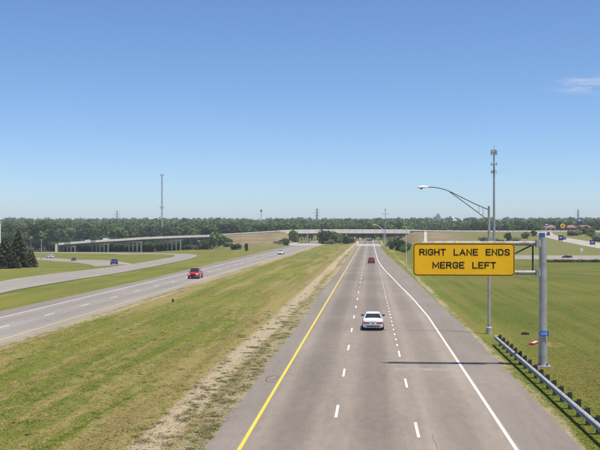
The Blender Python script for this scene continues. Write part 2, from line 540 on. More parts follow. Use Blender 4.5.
ribbon(smooth_line([(2.72, 34, 0), (2.66, 36.6, 0), (2.72, 38.6, 0), (2.66, 39.6, 0), (2.69, 40.6, 0)]), 0.014, 0.020).build('tar_crack', 'tar_faint', road)
strip('pale_patch', [(1.5, 58.6), (1.6, 59.9)], [(5.7, 58.7), (5.7, 59.9)], 0.0145, 'asphalt_ramp', road)

# southbound carriageway
OUT = [(-20, -39.9), (100, -39.9), (160, -39.3), (260, -40.5), (400, -42.5), (490, -43.0), (560, -41.5), (1500, -41.0)]
road2 = strip('southbound_road', [(-37.15, y) for y in YS], [(-29.38, y) for y in YS], 0.012, 'asphalt_left', kind='structure')
strip('inner_shoulder', [(-29.38, y) for y in YS], [(-28.25+0.06*math.sin(y*.31), y) for y in YS], 0.012, 'asphalt_ramp', road2)
strip('outer_shoulder', [(interp(OUT, y), y) for y in YS], [(-37.15, y) for y in YS], 0.012, 'asphalt_shoulder', road2)
strip('yellow_edge_line', [(-29.60, y) for y in YS], [(-29.48, y) for y in YS], 0.018, 'yellow_paint', road2)
strip('white_edge_line', [(-37.04, y) for y in YS], [(-36.92, y) for y in YS], 0.018, 'white_paint', road2)
y = 58
while y < 600:
    dash(-33.27, y, parent=road2); y += 12.19
strip('concrete_deck', [(-43.0, 500), (-43.0, 566)], [(-27.6, 500), (-27.6, 566)], 0.016, 'pale_pavement', road2)

# loop ramp on the left and the slip road that joins it
A = [(-47.0, 90.0), (-56, 118), (-63.2, 155.6), (-64.4, 178.3), (-64.0, 194.8), (-63.3, 214.7), (-63.2, 235.3), (-64.5, 257.4), (-68.4, 299.7), (-73.1, 340.0), (-78.2, 368.3), (-88.7, 412.5), (-102.5, 448.8), (-124.7, 497.6), (-150.4, 540.2), (-178, 556), (-260, 580)]
B = [(-41.0, 78.0), (-45.5, 97), (-50.7, 125.2), (-51.6, 142.5), (-51.6, 156.9), (-51.1, 172.6), (-51.0, 189.4), (-51.6, 207.5), (-52.9, 240), (-56.0, 285), (-62.0, 330), (-71, 375), (-84.0, 420.0), (-108, 480), (-138, 548.0), (-172, 574), (-258, 592)]
dr = lambda P, o=0.0: [(x, y, gz(x, y)+o) for x, y in P]
A, B = dr(smooth_line(A, 5)), dr(smooth_line(B, 5))
ramp = strip('loop_ramp', A, B, 0.075, 'asphalt_ramp', kind='structure')
def inset(L, R, f, w, z, y0=0):
    l, r = [], []
    for a, b in zip(L, R):
        a, b = Vector(a), Vector(b); d = (b-a); n = d.length
        l.append(tuple(a+d*(f-w/2/n))); r.append(tuple(a+d*(f+w/2/n)))
    return l, r
l, r = inset(A[6:], B[6:], 0.14, 0.16, 0)
strip('white_edge_line', l, r, 0.085, 'white_paint', ramp)
l, r = inset(A[6:], B[6:], 0.86, 0.16, 0)
strip('white_edge_line', l, r, 0.085, 'white_paint', ramp)
for i in range(8, 60, 4):
    l, r = inset(A[i:i+2], B[i:i+2], 0.5, 0.14, 0)
    a, b = Vector(l[0]), Vector(l[1])
    if (b-a).length > 3.2:
        s = 3.1/(b-a).length
        l[1] = tuple(a+(b-a)*s); r[1] = tuple(Vector(r[0])+(Vector(r[1])-Vector(r[0]))*s)
    strip('lane_dash', l, r, 0.085, 'white_paint', ramp)
C = dr(smooth_line([(-260, 500), (-183.1, 475.7), (-174.1, 472.9), (-156.7, 461.0), (-123.3, 402.5), (-79.4, 287.7), (-68.3, 258.9), (-62.5, 243)], 4))
Dd = dr(smooth_line([(-250, 472), (-178, 450), (-167, 444), (-156, 433), (-134.5, 397.0), (-89.5, 281.7), (-76.5, 250), (-69.0, 229)], 4))
slip = strip('slip_road', C, Dd, 0.045, 'asphalt_ramp', kind='structure')
l, r = inset(C, Dd, 0.10, 0.15, 0); strip('white_edge_line', l, r, 0.055, 'white_paint', slip)

# ramp on the right, banked, and the far side street running up the slope
FOOT = [(15, 578), (20, 566), (26, 548), (34, 525), (46, 485), (54, 473), (400, 473)]
def zfoot(x): return gz(x, interp(FOOT, x))+1.4*max(0.0, min(1.0, (x-40)/14))
def zR(x, y):
    """height of the east bank"""
    yf = interp(FOOT, x)
    if y < yf: return gz(x, y)
    return interp([(yf, zfoot(x)), (584, 7.0)], y)
ml = [(34, 545), (38, 510), (48, 484), (60, 475), (74, 475), (95, 475), (190, 475)]
mr_ = [(27, 545), (29, 503), (40, 470), (56, 460), (72, 459.5), (95, 459.5), (190, 459.5)]
ml = [(x, y, max(zR(x, y), interp([(48, gz(x, y)), (60, -4.58)], x))) for x, y in smooth_line(ml)]
mr_ = [(x, y, gz(x, y)+.03) for x, y in smooth_line(mr_)]
ex = strip('exit_ramp', ml, mr_, 0.06, 'asphalt_ramp', kind='structure')
sl = smooth_line([(111.5, 584), (111.0, 563.5), (117.7, 546.0), (127.1, 526.5), (141, 497.4), (150, 480)])
sr = smooth_line([(98.5, 583.3), (102.9, 554.5), (109.3, 532.3), (119.5, 507), (131, 485.2), (138, 474)])
side = strip('side_street', [(x, y, zR(x, y)) for x, y in sr], [(x, y, zR(x, y)) for x, y in sl], 0.06, 'pale_pavement', kind='structure')

# ------------------------------------------------------------------ embankments
def path_edges(P, off):
    out = []
    for i, p in enumerate(P):
        a, b = Vector(P[max(i-1, 0)]), Vector(P[min(i+1, len(P)-1)])
        t = (b-a); t.z = 0; t.normalize()
        out.append((p[0]+t.y*off, p[1]-t.x*off, p[2]))
    return out
PATH = [(x, 597, z) for x, z in ((-232, -3.2), (-214, -2.0), (-202, -.95), (-190, 0), (-178, .85), (-161, 1.85), (-146, 2.85), (-128, 3.6), (-115, 4.05), (-102, 4.45), (-88, 5.2), (-73, 6.1), (-57, 7.05), (-44, 7.45), (-15.9, 7.6), (25.2, 7.5), (44, 7.1), (81, 7.0), (106, 7.0), (180, 7.0))]
# left bank between the flyover and the overpass: front slope, crown, back slope
lf = [(x, y, gz(x, y)-.05) for x, y in ((-101, 572), (-86, 512), (-73, 466), (-64.5, 459), (-57.5, 464), (-52, 483), (-47, 507), (-44, 545))]
bf = [(x, y, gz(x, y)-.05) for x, y in ((-101, 640), (-85, 650), (-65, 650), (-46, 640))]
m = MB()
SP = smooth_line(PATH, 5)
WB = [p for p in SP if -101.5 < p[0] < -54]
n = len(WB)
def resample(q, n):
    q = smooth_line(q, 8); return [q[round(i*(len(q)-1)/(n-1))] for i in range(n)]
rows = [resample(lf, n), [(x, y, z-.03) for x, y, z in path_edges(WB, 5.9)], [(x, y, z-.03) for x, y, z in path_edges(WB, -5.9)], resample(bf, n)]
mids = []
rg = random.Random(5)
def between(a, b, k):
    out = []
    for t in range(1, k):
        out.append([tuple(np.array(p)+(np.array(q)-np.array(p))*t/k+np.array([0, 0, rg.uniform(-.18, .18)])) for p, q in zip(a, b)])
    return out
grid = [rows[0]]+between(rows[0], rows[1], 5)+[rows[1], rows[2]]+between(rows[2], rows[3], 3)+[rows[3]]
for rr in grid: m.v += rr
for j in range(len(grid)-1):
    for i in range(n-1): m.f.append((j*n+i, j*n+i+1, (j+1)*n+i+1, (j+1)*n+i))
# cone ends
i0 = len(m.v); m.v += [(-44, 560, 0), (-47, 620, 0)]
m.v += [(-104, 575, gz(-104, 575)), (-104, 630, gz(-104, 630))]
m.f.append(tuple([i0+2, i0+3]+[j*n for j in range(len(grid)-1, -1, -1)]))
e = n-1
m.f += [tuple([j*n+e for j in range(len(grid))]+[i0+1, i0])]
m.build('west_embankment', 'bank', kind='structure')

# right bank with the level ground behind it
m = MB()
XX = [15, 17, 19, 21, 23, 25, 28, 31, 34, 40, 46, 52, 60, 75, 90, 110, 140, 180, 260, 400]
def foot(x): return interp(FOOT, x)
NR = 9
for x in XX:
    col = []
    for k in range(NR):
        y = foot(x)+(584-foot(x))*k/(NR-1)
        cap = max(0.0, min(7.0, 7.0*(x-15)/11.0))
        zz = min(zR(x, y), cap)+(rg.uniform(-.15, .15) if 0 < k < NR-1 and 20 < x < 90 else 0)
        if k == 0: zz = zfoot(x)-.03
        col.append((x, y, zz))
    col += [(x, 606, cap), (x, 640 if x < 80 else 900, 0 if x < 60 else 7.0), (x, 700 if x < 80 else 1000, -0.02)]
    m.v += col
h = NR+3
for i in range(len(XX)-1):
    for k in range(h-1): m.f.append((i*h+k, (i+1)*h+k, (i+1)*h+k+1, i*h+k+1))
m.build('east_embankment', 'bank', None, 1.0, kind='structure')

# road along the top of both banks (the bridges carry their own decks)
def path_edges(P, off):
    out = []
    for i, p in enumerate(P):
        a, b = Vector(P[max(i-1, 0)]), Vector(P[min(i+1, len(P)-1)])
        t = (b-a); t.z = 0; t.normalize()
        out.append((p[0]+t.y*off, p[1]-t.x*off, p[2]))
    return out
SP = smooth_line(PATH, 5)
top = strip('crossing_road', path_edges(SP, -5.2), path_edges(SP, 5.2), 0.02, 'pale_pavement', kind='structure')

# ------------------------------------------------------------------ overpass, flyover
def deck_loft(P, o0, o1, z0, z1):
    m = MB(); a, b = path_edges(P, o0), path_edges(P, o1)
    rings = [[(p[0], p[1], p[2]+z0), (q[0], q[1], q[2]+z0), (q[0], q[1], q[2]+z1), (p[0], p[1], p[2]+z1)] for p, q in zip(a, b)]
    return m.loft(rings)
def pier(bridge, c, zt, ang, ncol, w, cw=0.8, mat='concrete', zb=0.0):
    """cap beam with round-cornered columns; ang is the beam direction"""
    p = MB().box((c[0], c[1], zt-0.45), (w, 1.0, 0.9), ang, 1.0)
    cap = p.build('pier_cap', mat, bridge)
    for i in range(ncol):
        t = (i-(ncol-1)/2)*(w-1.6)/max(ncol-1, 1)
        x, y = c[0]+math.cos(ang)*t, c[1]+math.sin(ang)*t
        MB().lathe([(cw*.5, zb-0.4), (cw*.5, zt-0.9)], 10, (x, y, 0)).build('pier_column', mat, bridge, 0.6)

# overpass over both carriageways
i_a = min(range(len(SP)), key=lambda i: abs(SP[i][0]+55)); i_b = min(range(len(SP)), key=lambda i: abs(SP[i][0]-26))
OP = [p for p in SP if -58 < p[0] < 27]
ov = thing('overpass_bridge', 'long pale concrete overpass crossing both carriageways in the distance', 'bridge', (0, 0, 0))
deck_loft(OP, -5.7, 5.7, -0.45, -0.03).build('deck', 'concrete', ov)
deck_loft(OP, 5.42, 5.82, -1.45, 1.12).build('parapet', 'pale_concrete', ov)
deck_loft(OP, -5.82, -5.42, -1.45, 1.12).build('parapet', 'pale_concrete', ov)
for o in (-4.6, -2.3, 0, 2.3, 4.6):
    deck_loft(OP, o-.25, o+.25, -2.1, -0.47).build('girder', 'girder_steel', ov)
for x in (-39.8, -15.2, 9.0):
    zc = interp([(p[0], p[2]) for p in OP], x)
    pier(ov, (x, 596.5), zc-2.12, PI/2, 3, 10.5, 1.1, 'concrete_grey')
for x in (-53.8, 24.6):
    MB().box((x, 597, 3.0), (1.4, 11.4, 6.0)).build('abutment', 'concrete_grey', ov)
for k in range(9):        # expansion-joint ribs on the near parapet
    x = -50+k*9.2; zc = interp([(p[0], p[2]) for p in OP], x)
    MB().box((x, 591.12, zc-.17), (0.5, 0.14, 2.4)).build('parapet_rib', 'pale_concrete', ov)

# flyover on the left
FP = [p for p in SP if -204 < p[0] < -100]
fl = thing('flyover_bridge', 'slim pale flyover on rows of columns, sloping down to the left', 'bridge', (0, 0, 0))
deck_loft(FP, -8.6, 5.7, -0.30, -0.03).build('deck', 'concrete', fl)  # far side widened to throw more shade beneath the flyover
deck_loft(FP, 5.42, 5.78, -0.62, 0.80).build('parapet', 'pale_concrete', fl)
deck_loft(FP, -8.64, -8.32, -0.40, 0.70).build('parapet', 'concrete_grey', fl)
for o in (-7.6, -4.6, -1.6, 1.4, 4.4):
    deck_loft(FP, o-.25, o+.25, -1.45, -0.31).build('girder', 'girder_steel', fl)  # girders made deeper to darken the underside
for tx in (-191.5, -169.5, -147.6, -121.8):
    zc = interp([(p[0], p[2]) for p in FP], tx-6)
    pier(fl, (tx-7.0, 598.6), zc-1.47, math.atan2(11.0, -14.0), 5, 19.0, 0.95, 'concrete', gz(tx-7, 598))
MB().box((-203.6, 598.4, -3.6), (1.4, 14.4, 5.2)).build('abutment', 'concrete', fl)
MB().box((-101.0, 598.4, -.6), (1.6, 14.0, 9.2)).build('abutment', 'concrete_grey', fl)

# barrier along the top of the banks
def barrier(name, label, P, off, h=0.95, every=4.0):
    t = thing(name, label, 'barrier', tuple(P[0]))
    o = Vector(P[0])
    E = [tuple(Vector(p)-o) for p in path_edges(P, off)]
    m = MB()
    rings = [[(p[0], p[1], p[2]+.22), (p[0]+.05, p[1]+.05, p[2]+.22), (p[0]+.05, p[1]+.05, p[2]+h), (p[0], p[1], p[2]+h)] for p in E]
    m.loft(rings).build('rail', 'pale_concrete', t)
    acc = 0
    pm = MB().box((0, 0, h/2-.1), (.22, .22, h+.15)).mesh('post', 'concrete_grey')
    for a, b in zip(E, E[1:]):
        L = (Vector(b)-Vector(a)).length
        k = max(1, round(L/every))
        for q in range(k):
            s = link('post', pm, t); s.location = Vector(a)+(Vector(b)-Vector(a))*(q/k)+Vector((-.06, -.06, 0))
    return t
barrier('roadside_barrier', 'pale rail barrier on the tan bank left of the overpass', [p for p in SP if -101 < p[0] < -56], 5.4)
barrier('roadside_barrier', 'pale rail barrier along the bank right of the overpass', [p for p in SP if p[0] > 24], 5.0)

# parapets of the little creek bridges
for x, y0, y1, lab in ((-7.15, 486, 556, 'low concrete parapet on the median side of the northbound creek bridge'),
                       (6.55, 486, 556, 'low concrete parapet on the outer side of the northbound creek bridge'),
                       (-43.3, 500, 566, 'low white concrete parapet on the outer side of the southbound road')):
    t = thing('bridge_parapet', lab, 'barrier', (x, y0, 0))
    MB().box((0, (y1-y0)/2, 0.48), (.32, y1-y0, 1.0)).build('wall', 'concrete', t)
    for q in (0, y1-y0):
        MB().box((0, q, 0.62), (.62, 2.2, 1.28)).build('end_block', 'concrete', t)

# ------------------------------------------------------------------ guard rail
gr = thing('guard_rail', 'galvanised W-beam guard rail on dark wooden posts beside the shoulder', 'guard rail', (9.55, 72.3, 0))
prof = [(0.02, .44), (-.05, .47), (-.085, .51), (-.085, .53), (.005, .575), (.005, .615), (-.085, .66), (-.085, .68), (-.05, .72), (0.02, .75)]
def ring(y, dx=0, dz=0):
    a = [(x+dx, y, z+dz) for x, z in prof]; b = [(x+dx+.022, y, z+dz) for x, z in reversed(prof)]
    return a+b
MB().loft([ring(-60), ring(-2.2), ring(0, .05, -.02)]).build('rail', 'rail_steel', gr)
MB().lathe([(.10, -.165), (.13, -.15), (.13, .15), (.10, .165)], 10, (.08, .02, .575)).build('end_terminal', 'rail_steel', gr, 0.6)
for q in range(9):
    MB().loft([[(x-.006, -1.2-q*7.62+d, z) for x, z in prof]+[(x+.028, -1.2-q*7.62+d, z) for x, z in reversed(prof)] for d in (-.16, .16)]).build('splice', 'rail_steel', gr)
pm = MB().box((0, 0, .40), (.18, .18, .90), 0, .94).mesh('post', 'post_wood')
bm_ = MB().box((0, 0, .60), (.17, .17, .34)).mesh('spacer_block', 'post_wood')
for i in range(31):
    rr = rg.uniform(-.03, .03)
    y = -0.7-i*1.905
    o = link('post', pm, gr); o.location = (.30, y, rr); o.rotation_euler = (rg.uniform(-.02, .02), rg.uniform(-.02, .03), 0)
    o = link('spacer_block', bm_, gr); o.location = (.118, y, 0)

# ------------------------------------------------------------------ the overhead sign
GL = {  # strokes on a 0.72 x 1 grid
 'R': [[(0, 0), (0, 1), (.38, 1), (.55, .95), (.62, .84), (.62, .68), (.55, .55), (.38, .5), (0, .5)], [(.34, .5), (.64, 0)]],
 'I': [[(0, 0), (0, 1)]],
 'G': [[(.64, .78), (.58, .92), (.44, 1), (.22, 1), (.07, .91), (0, .74), (0, .26), (.07, .09), (.22, 0), (.44, 0), (.58, .08), (.64, .22), (.64, .45), (.36, .45)]],
 'H': [[(0, 0), (0, 1)], [(.62, 0), (.62, 1)], [(0, .51), (.62, .51)]],
 'T': [[(.31, 0), (.31, 1)], [(0, 1), (.62, 1)]],
 'L': [[(0, 1), (0, 0), (.56, 0)]],
 'A': [[(0, 0), (.36, 1), (.72, 0)], [(.13, .32), (.59, .32)]],
 'N': [[(0, 0), (0, 1), (.62, 0), (.62, 1)]],
 'E': [[(.58, 1), (0, 1), (0, 0), (.58, 0)], [(0, .51), (.50, .51)]],
 'D': [[(0, 0), (0, 1), (.34, 1), (.52, .93), (.62, .76), (.62, .24), (.52, .07), (.34, 0), (0, 0)]],
 'S': [[(.60, .80), (.54, .93), (.40, 1), (.20, 1), (.06, .93), (.0, .80), (.05, .64), (.20, .56), (.42, .46), (.57, .36), (.62, .22), (.56, .07), (.42, 0), (.20, 0), (.06, .07), (0, .20)]],
 'M': [[(0, 0), (0, 1), (.40, .22), (.80, 1), (.80, 0)]],
 'F': [[(0, 0), (0, 1), (.58, 1)], [(0, .51), (.48, .51)]],
}
def letter_mesh(ch, H, st=.18):
    m = MB(); hs = st/2
    for s in GL[ch]:
        pts = [Vector((x, y*(1-st)+hs, 0)) for x, y in s]
        closed = (pts[0]-pts[-1]).length < 1e-6
        if closed: pts = pts[:-1]
        n = len(pts); L, Rr = [], []
        for i, p in enumerate(pts):
            a = pts[(i-1) % n] if (i > 0 or closed) else None
            b = pts[(i+1) % n] if (i < n-1 or closed) else None
            t1 = (p-a).normalized() if a is not None else None
            t2 = (b-p).normalized() if b is not None else None
            if t1 is None: t1 = t2; p = p-t2*hs*(0.0 if abs(t2.y) > abs(t2.x) else 0.0)
            if t2 is None: t2 = t1
            n1, n2 = Vector((-t1.y, t1.x, 0)), Vector((-t2.y, t2.x, 0))
            mm = (n1+n2)
            mm = mm.normalized() if mm.length > 1e-4 else n1
            k = hs/max(mm.dot(n1), .5)
            ext = Vector((0, 0, 0))
            if not closed and i == 0: ext = -t2*hs*.98
            if not closed and i == n-1: ext = t1*hs*.98
            L.append(p+mm*k+ext); Rr.append(p-mm*k+ext)
        rings = [[(q.x*H, 0, q.y*H), (w.x*H, 0, w.y*H), (w.x*H, .006, w.y*H), (q.x*H, .006, q.y*H)] for q, w in zip(L, Rr)]
        if closed: rings.append(rings[0])
        m.loft(rings, caps=not closed)
    return m.mesh('letter', 'sign_black'), max(x for s in GL[ch] for x, y in s)

def rrect(x0, x1, z0, z1, r, n=6):
    pts = []
    for cx, cz, a0 in ((x1-r, z1-r, 0), (x0+r, z1-r, PI/2), (x0+r, z0+r, PI), (x1-r, z0+r, 1.5*PI)):
        for i in range(n+1):
            a = a0+PI/2*i/n; pts.append((cx+r*math.cos(a), cz+r*math.sin(a)))
    return pts
sg = thing('overhead_sign', 'amber RIGHT LANE ENDS MERGE LEFT sign on a grey cantilever post', 'road sign', (11.12, 61.02, 0))
def L_(x, y, z): return (x-11.12, y-61.02, z)
X0, X1, Z0, Z1, YP = 2.78, 9.28, 5.87, 7.99, 60.62
pan = MB(); pr = rrect(X0, X1, Z0, Z1, .24)
pan.loft([[L_(x, YP, z) for x, z in pr], [L_(x, YP+.05, z) for x, z in pr]])
panel = pan.build('sign_panel', 'sign_yellow', sg)
m = MB()
o_, i_ = rrect(X0+.03, X1-.03, Z0+.03, Z1-.03, .22), rrect(X0+.085, X1-.085, Z0+.085, Z1-.085, .17)
m.loft([[L_(x, YP-.005, z) for x, z in i_], [L_(x, YP-.005, z) for x, z in o_]], caps=False)
m.build('border', 'sign_black', panel)
def lettering(words, z, x0, x1, H):
    # fit words between x0 and x1
    wid, cache = 0, []
    sp, ws = .30, 1.30
    for wi, w in enumerate(words):
        for ci, ch in enumerate(w):
            me, a = letter_mesh(ch, H)
            cache.append((me, wid)); wid += a+sp
        wid += ws-sp
    wid -= ws
    k = (x1-x0)/(wid*H)
    for me, a in cache:
        o = link('letter', me, panel); o.location = L_(x0+a*H*k, YP-.009, z); o.scale = (k, 1, 1)
lettering(['RIGHT', 'LANE', 'ENDS'], 7.19, 3.22, 8.93, .43)
lettering(['MERGE', 'LEFT'], 6.35, 4.06, 8.05, .43)
for z in (Z0+.35, Z1-.35):
    for xx in (X0+1.0, (X0+X1)/2, X1-1.0):
        MB().box(L_(xx, YP+.10, (Z0+Z1)/2), (.09, .09, Z1-Z0-.2)).build('stiffener', 'galvanised_dull', sg) if z < 6.5 else None
MB().lathe([(.31, -.2), (.31, .02), (.285, .05), (.255, 4.2), (.235, 8.28), (.235, 8.36)], 16).build('post', 'galvanised_dull', sg, 0.6)
MB().box((0, 0, .06), (.85, .85, .10)).build('base_plate', 'galvanised_dull', sg)
for a in range(4):
    MB().lathe([(.04, 0), (.04, .16)], 6, (.33*math.cos(a*PI/2+.78), .33*math.sin(a*PI/2+.78), .1)).build('anchor_bolt', 'dark_steel', sg)
MB().box((-.06, 0, 8.50), (.34, .34, .30)).build('post_cap', 'cap_blue', sg)
for z in (7.97, 6.08):
    MB().tube([L_(3.4, 60.86, z), L_(11.0, 60.98, z)], .145, 12).build('arm', 'arm_steel', sg, 0.6)
    MB().box(L_(10.72, 60.98, z), (.10, .52, .52)).build('arm_flange', 'galvanised_dull', sg)
    MB().box(L_(10.86, 61.0, z), (.16, .60, .46)).build('collar', 'galvanised_dull', sg)
MB().tube([L_(10.47, 60.96, 6.08), L_(10.47, 60.96, 7.97)], .055, 8).build('strut', 'dark_steel', sg)
MB().tube([L_(10.42, 60.96, 7.86), L_(8.2, 60.92, 6.75)], .05, 8).build('brace', 'dark_steel', sg)
MB().tube([L_(8.2, 60.92, 6.75), L_(6.2, 60.90, 7.9)], .05, 8).build('brace', 'dark_steel', sg)
MB().box((0.02, -.33, 2.19), (.58, .03, .32)).build('number_plate', 'sign_blue', sg, label='small blue plate with a white number')
for i, (dx, segs) in enumerate(((-.15, 'v'), (-.02, 'z'), (.13, 'o'))):
    t = MB()
    if segs == 'v': t.box((.02+dx, -.349, 2.19), (.03, .006, .17))
    elif segs == 'z':
        for q in (-.07, 0, .07): t.box((.02+dx, -.349, 2.19+q), (.09, .006, .025))
    else:
        for q in (-.07, .07): t.box((.02+dx, -.349, 2.19+q), (.09, .006, .025))
        for q in (-.04, .04): t.box((.02+dx+q, -.349, 2.19), (.025, .005, .15))
    t.build('numeral', 'white_sheet', sg)

# ------------------------------------------------------------------ lighting columns
lt = thing('street_light', 'tall grey street light with trussed arm reaching over the lanes', 'street light', (10.06, 79.85, 0))
MB().lathe([(.26, -.1), (.26, .55), (.16, .62)], 12).build('transformer_base', 'galvanised_dull', lt, 0.6)
MB().lathe([(.135, .5), (.095, 10.85), (.02, 10.9)], 12).build('mast', 'galvanised_dull', lt, 0.6)
up = [(-.05, 0, 10.55), (-1.1, 0, 11.0), (-2.3, 0, 11.6), (-3.35, 0, 12.12), (-4.0, 0, 12.34), (-4.7, 0, 12.46), (-5.2, 0, 12.47)]
MB().tube(smooth_line(up, 3), .042, 8).build('arm_tube', 'arm_dark', lt, 0.8)
MB().tube([(-.05, 0, 9.62), (-.6, 0, 10.05), (-1.6, 0, 10.82), (-2.6, 0, 11.55), (-3.30, 0, 12.06)], .038, 8).build('arm_tube', 'arm_dark', lt, 0.8)
MB().tube([(-.85, 0, 10.24), (-.85, 0, 10.88)], .022, 6).build('brace', 'galvanised_dull', lt)
MB().tube([(-.50, 0, 9.98), (-.50, 0, 10.74)], .022, 6).build('brace', 'galvanised_dull', lt)
def cobra(t, x, z, s=1.0):
    rings = []
    for q, w, h, dz in ((0, .05, .05, 0), (.12, .10, .09, .01), (.35, .17, .13, .015), (.62, .19, .12, 0), (.82, .12, .07, -.02), (.88, .03, .02, -.03)):
        rings.append([(x-q*s, w*s*math.cos(a), z+dz*s+h*s*math.sin(a)*(1 if math.sin(a) > 0 else .55)) for a in [2*PI*k/10 for k in range(10)]])
    MB().loft(rings).build('luminaire', 'lamp_white', t, 0.9)
    MB().lathe([(.03*s, -.15*s), (.10*s, -.12*s), (.145*s, -.05*s), (.145*s, .0)], 10, (x-.56*s, 0, z-.03*s)).build('lens', 'lamp_glass', t, 0.8)
cobra(lt, -5.1, 12.46, 1.08)

lt2 = thing('street_light', 'distant street light with a curved arm in front of the overpass', 'street light', (7.1, 482, 0))
MB().lathe([(.18, 0), (.11, 8.6)], 10).build('mast', 'galvanised_dull', lt2, 0.6)
MB().tube(smooth_line([(0, 0, 8.3), (-1.2, 0, 9.3), (-3, 0, 10.6), (-4.4, 0, 11.0)], 3), .11, 6).build('arm_tube', 'lamp_white', lt2, 0.8)
cobra(lt2, -4.3, 11.0, 1.5)
hm = thing('lamp_mast', 'tall thin grey mast with a crossbar beside the northbound shoulder', 'mast', (6.5, 396, 0))
MB().lathe([(.20, 0), (.10, 17.2)], 10).build('mast', 'galvanised_dull', hm, 0.6)
MB().box((0, 0, 15.2), (2.6, .10, .10)).build('crossbar', 'galvanised_dull', hm)
MB().lathe([(.08, 0), (.32, .1), (.32, .35), (.05, .5)], 10, (0, 0, 17.1)).build('lamp_head', 'galvanised', hm, .6)
for s_ in (-1.1, 1.1): MB().box((s_, 0, 15.35), (.30, .25, .28)).build('floodlight', 'galvanised', hm)
lp3 = thing('lamp_column', 'plain grey column standing in grass just left of the amber sign', 'pole', (7.9+.35, 214, 0))
MB().lathe([(.16, 0), (.16, .4), (.10, .5), (.065, 9.3), (.02, 9.4)], 10).build('mast', 'galvanised_dull', lp3, 0.6)
MB().tube([(0, 0, 9.2), (-.5, .1, 9.45), (-.9, .15, 9.5)], .05, 6).build('bracket', 'galvanised_dull', lp3)
for (x, y, hh, lab) in ((-66.9, 185.4, 7.2, 'thin pale pole in the grass beside the loop ramp'), (-209.9, 563, 8.5, 'thin pole standing before the woods left of the flyover')):
    t = thing('utility_pole', lab, 'pole', (x, y, gz(x, y)))
    MB().lathe([(.11, -.1), (.07, hh)], 8).build('shaft', 'galvanised_dull', t, .6)
    MB().box((0, 0, hh-.25), (1.0, .08, .08)).build('crossarm', 'galvanised_dull', t)

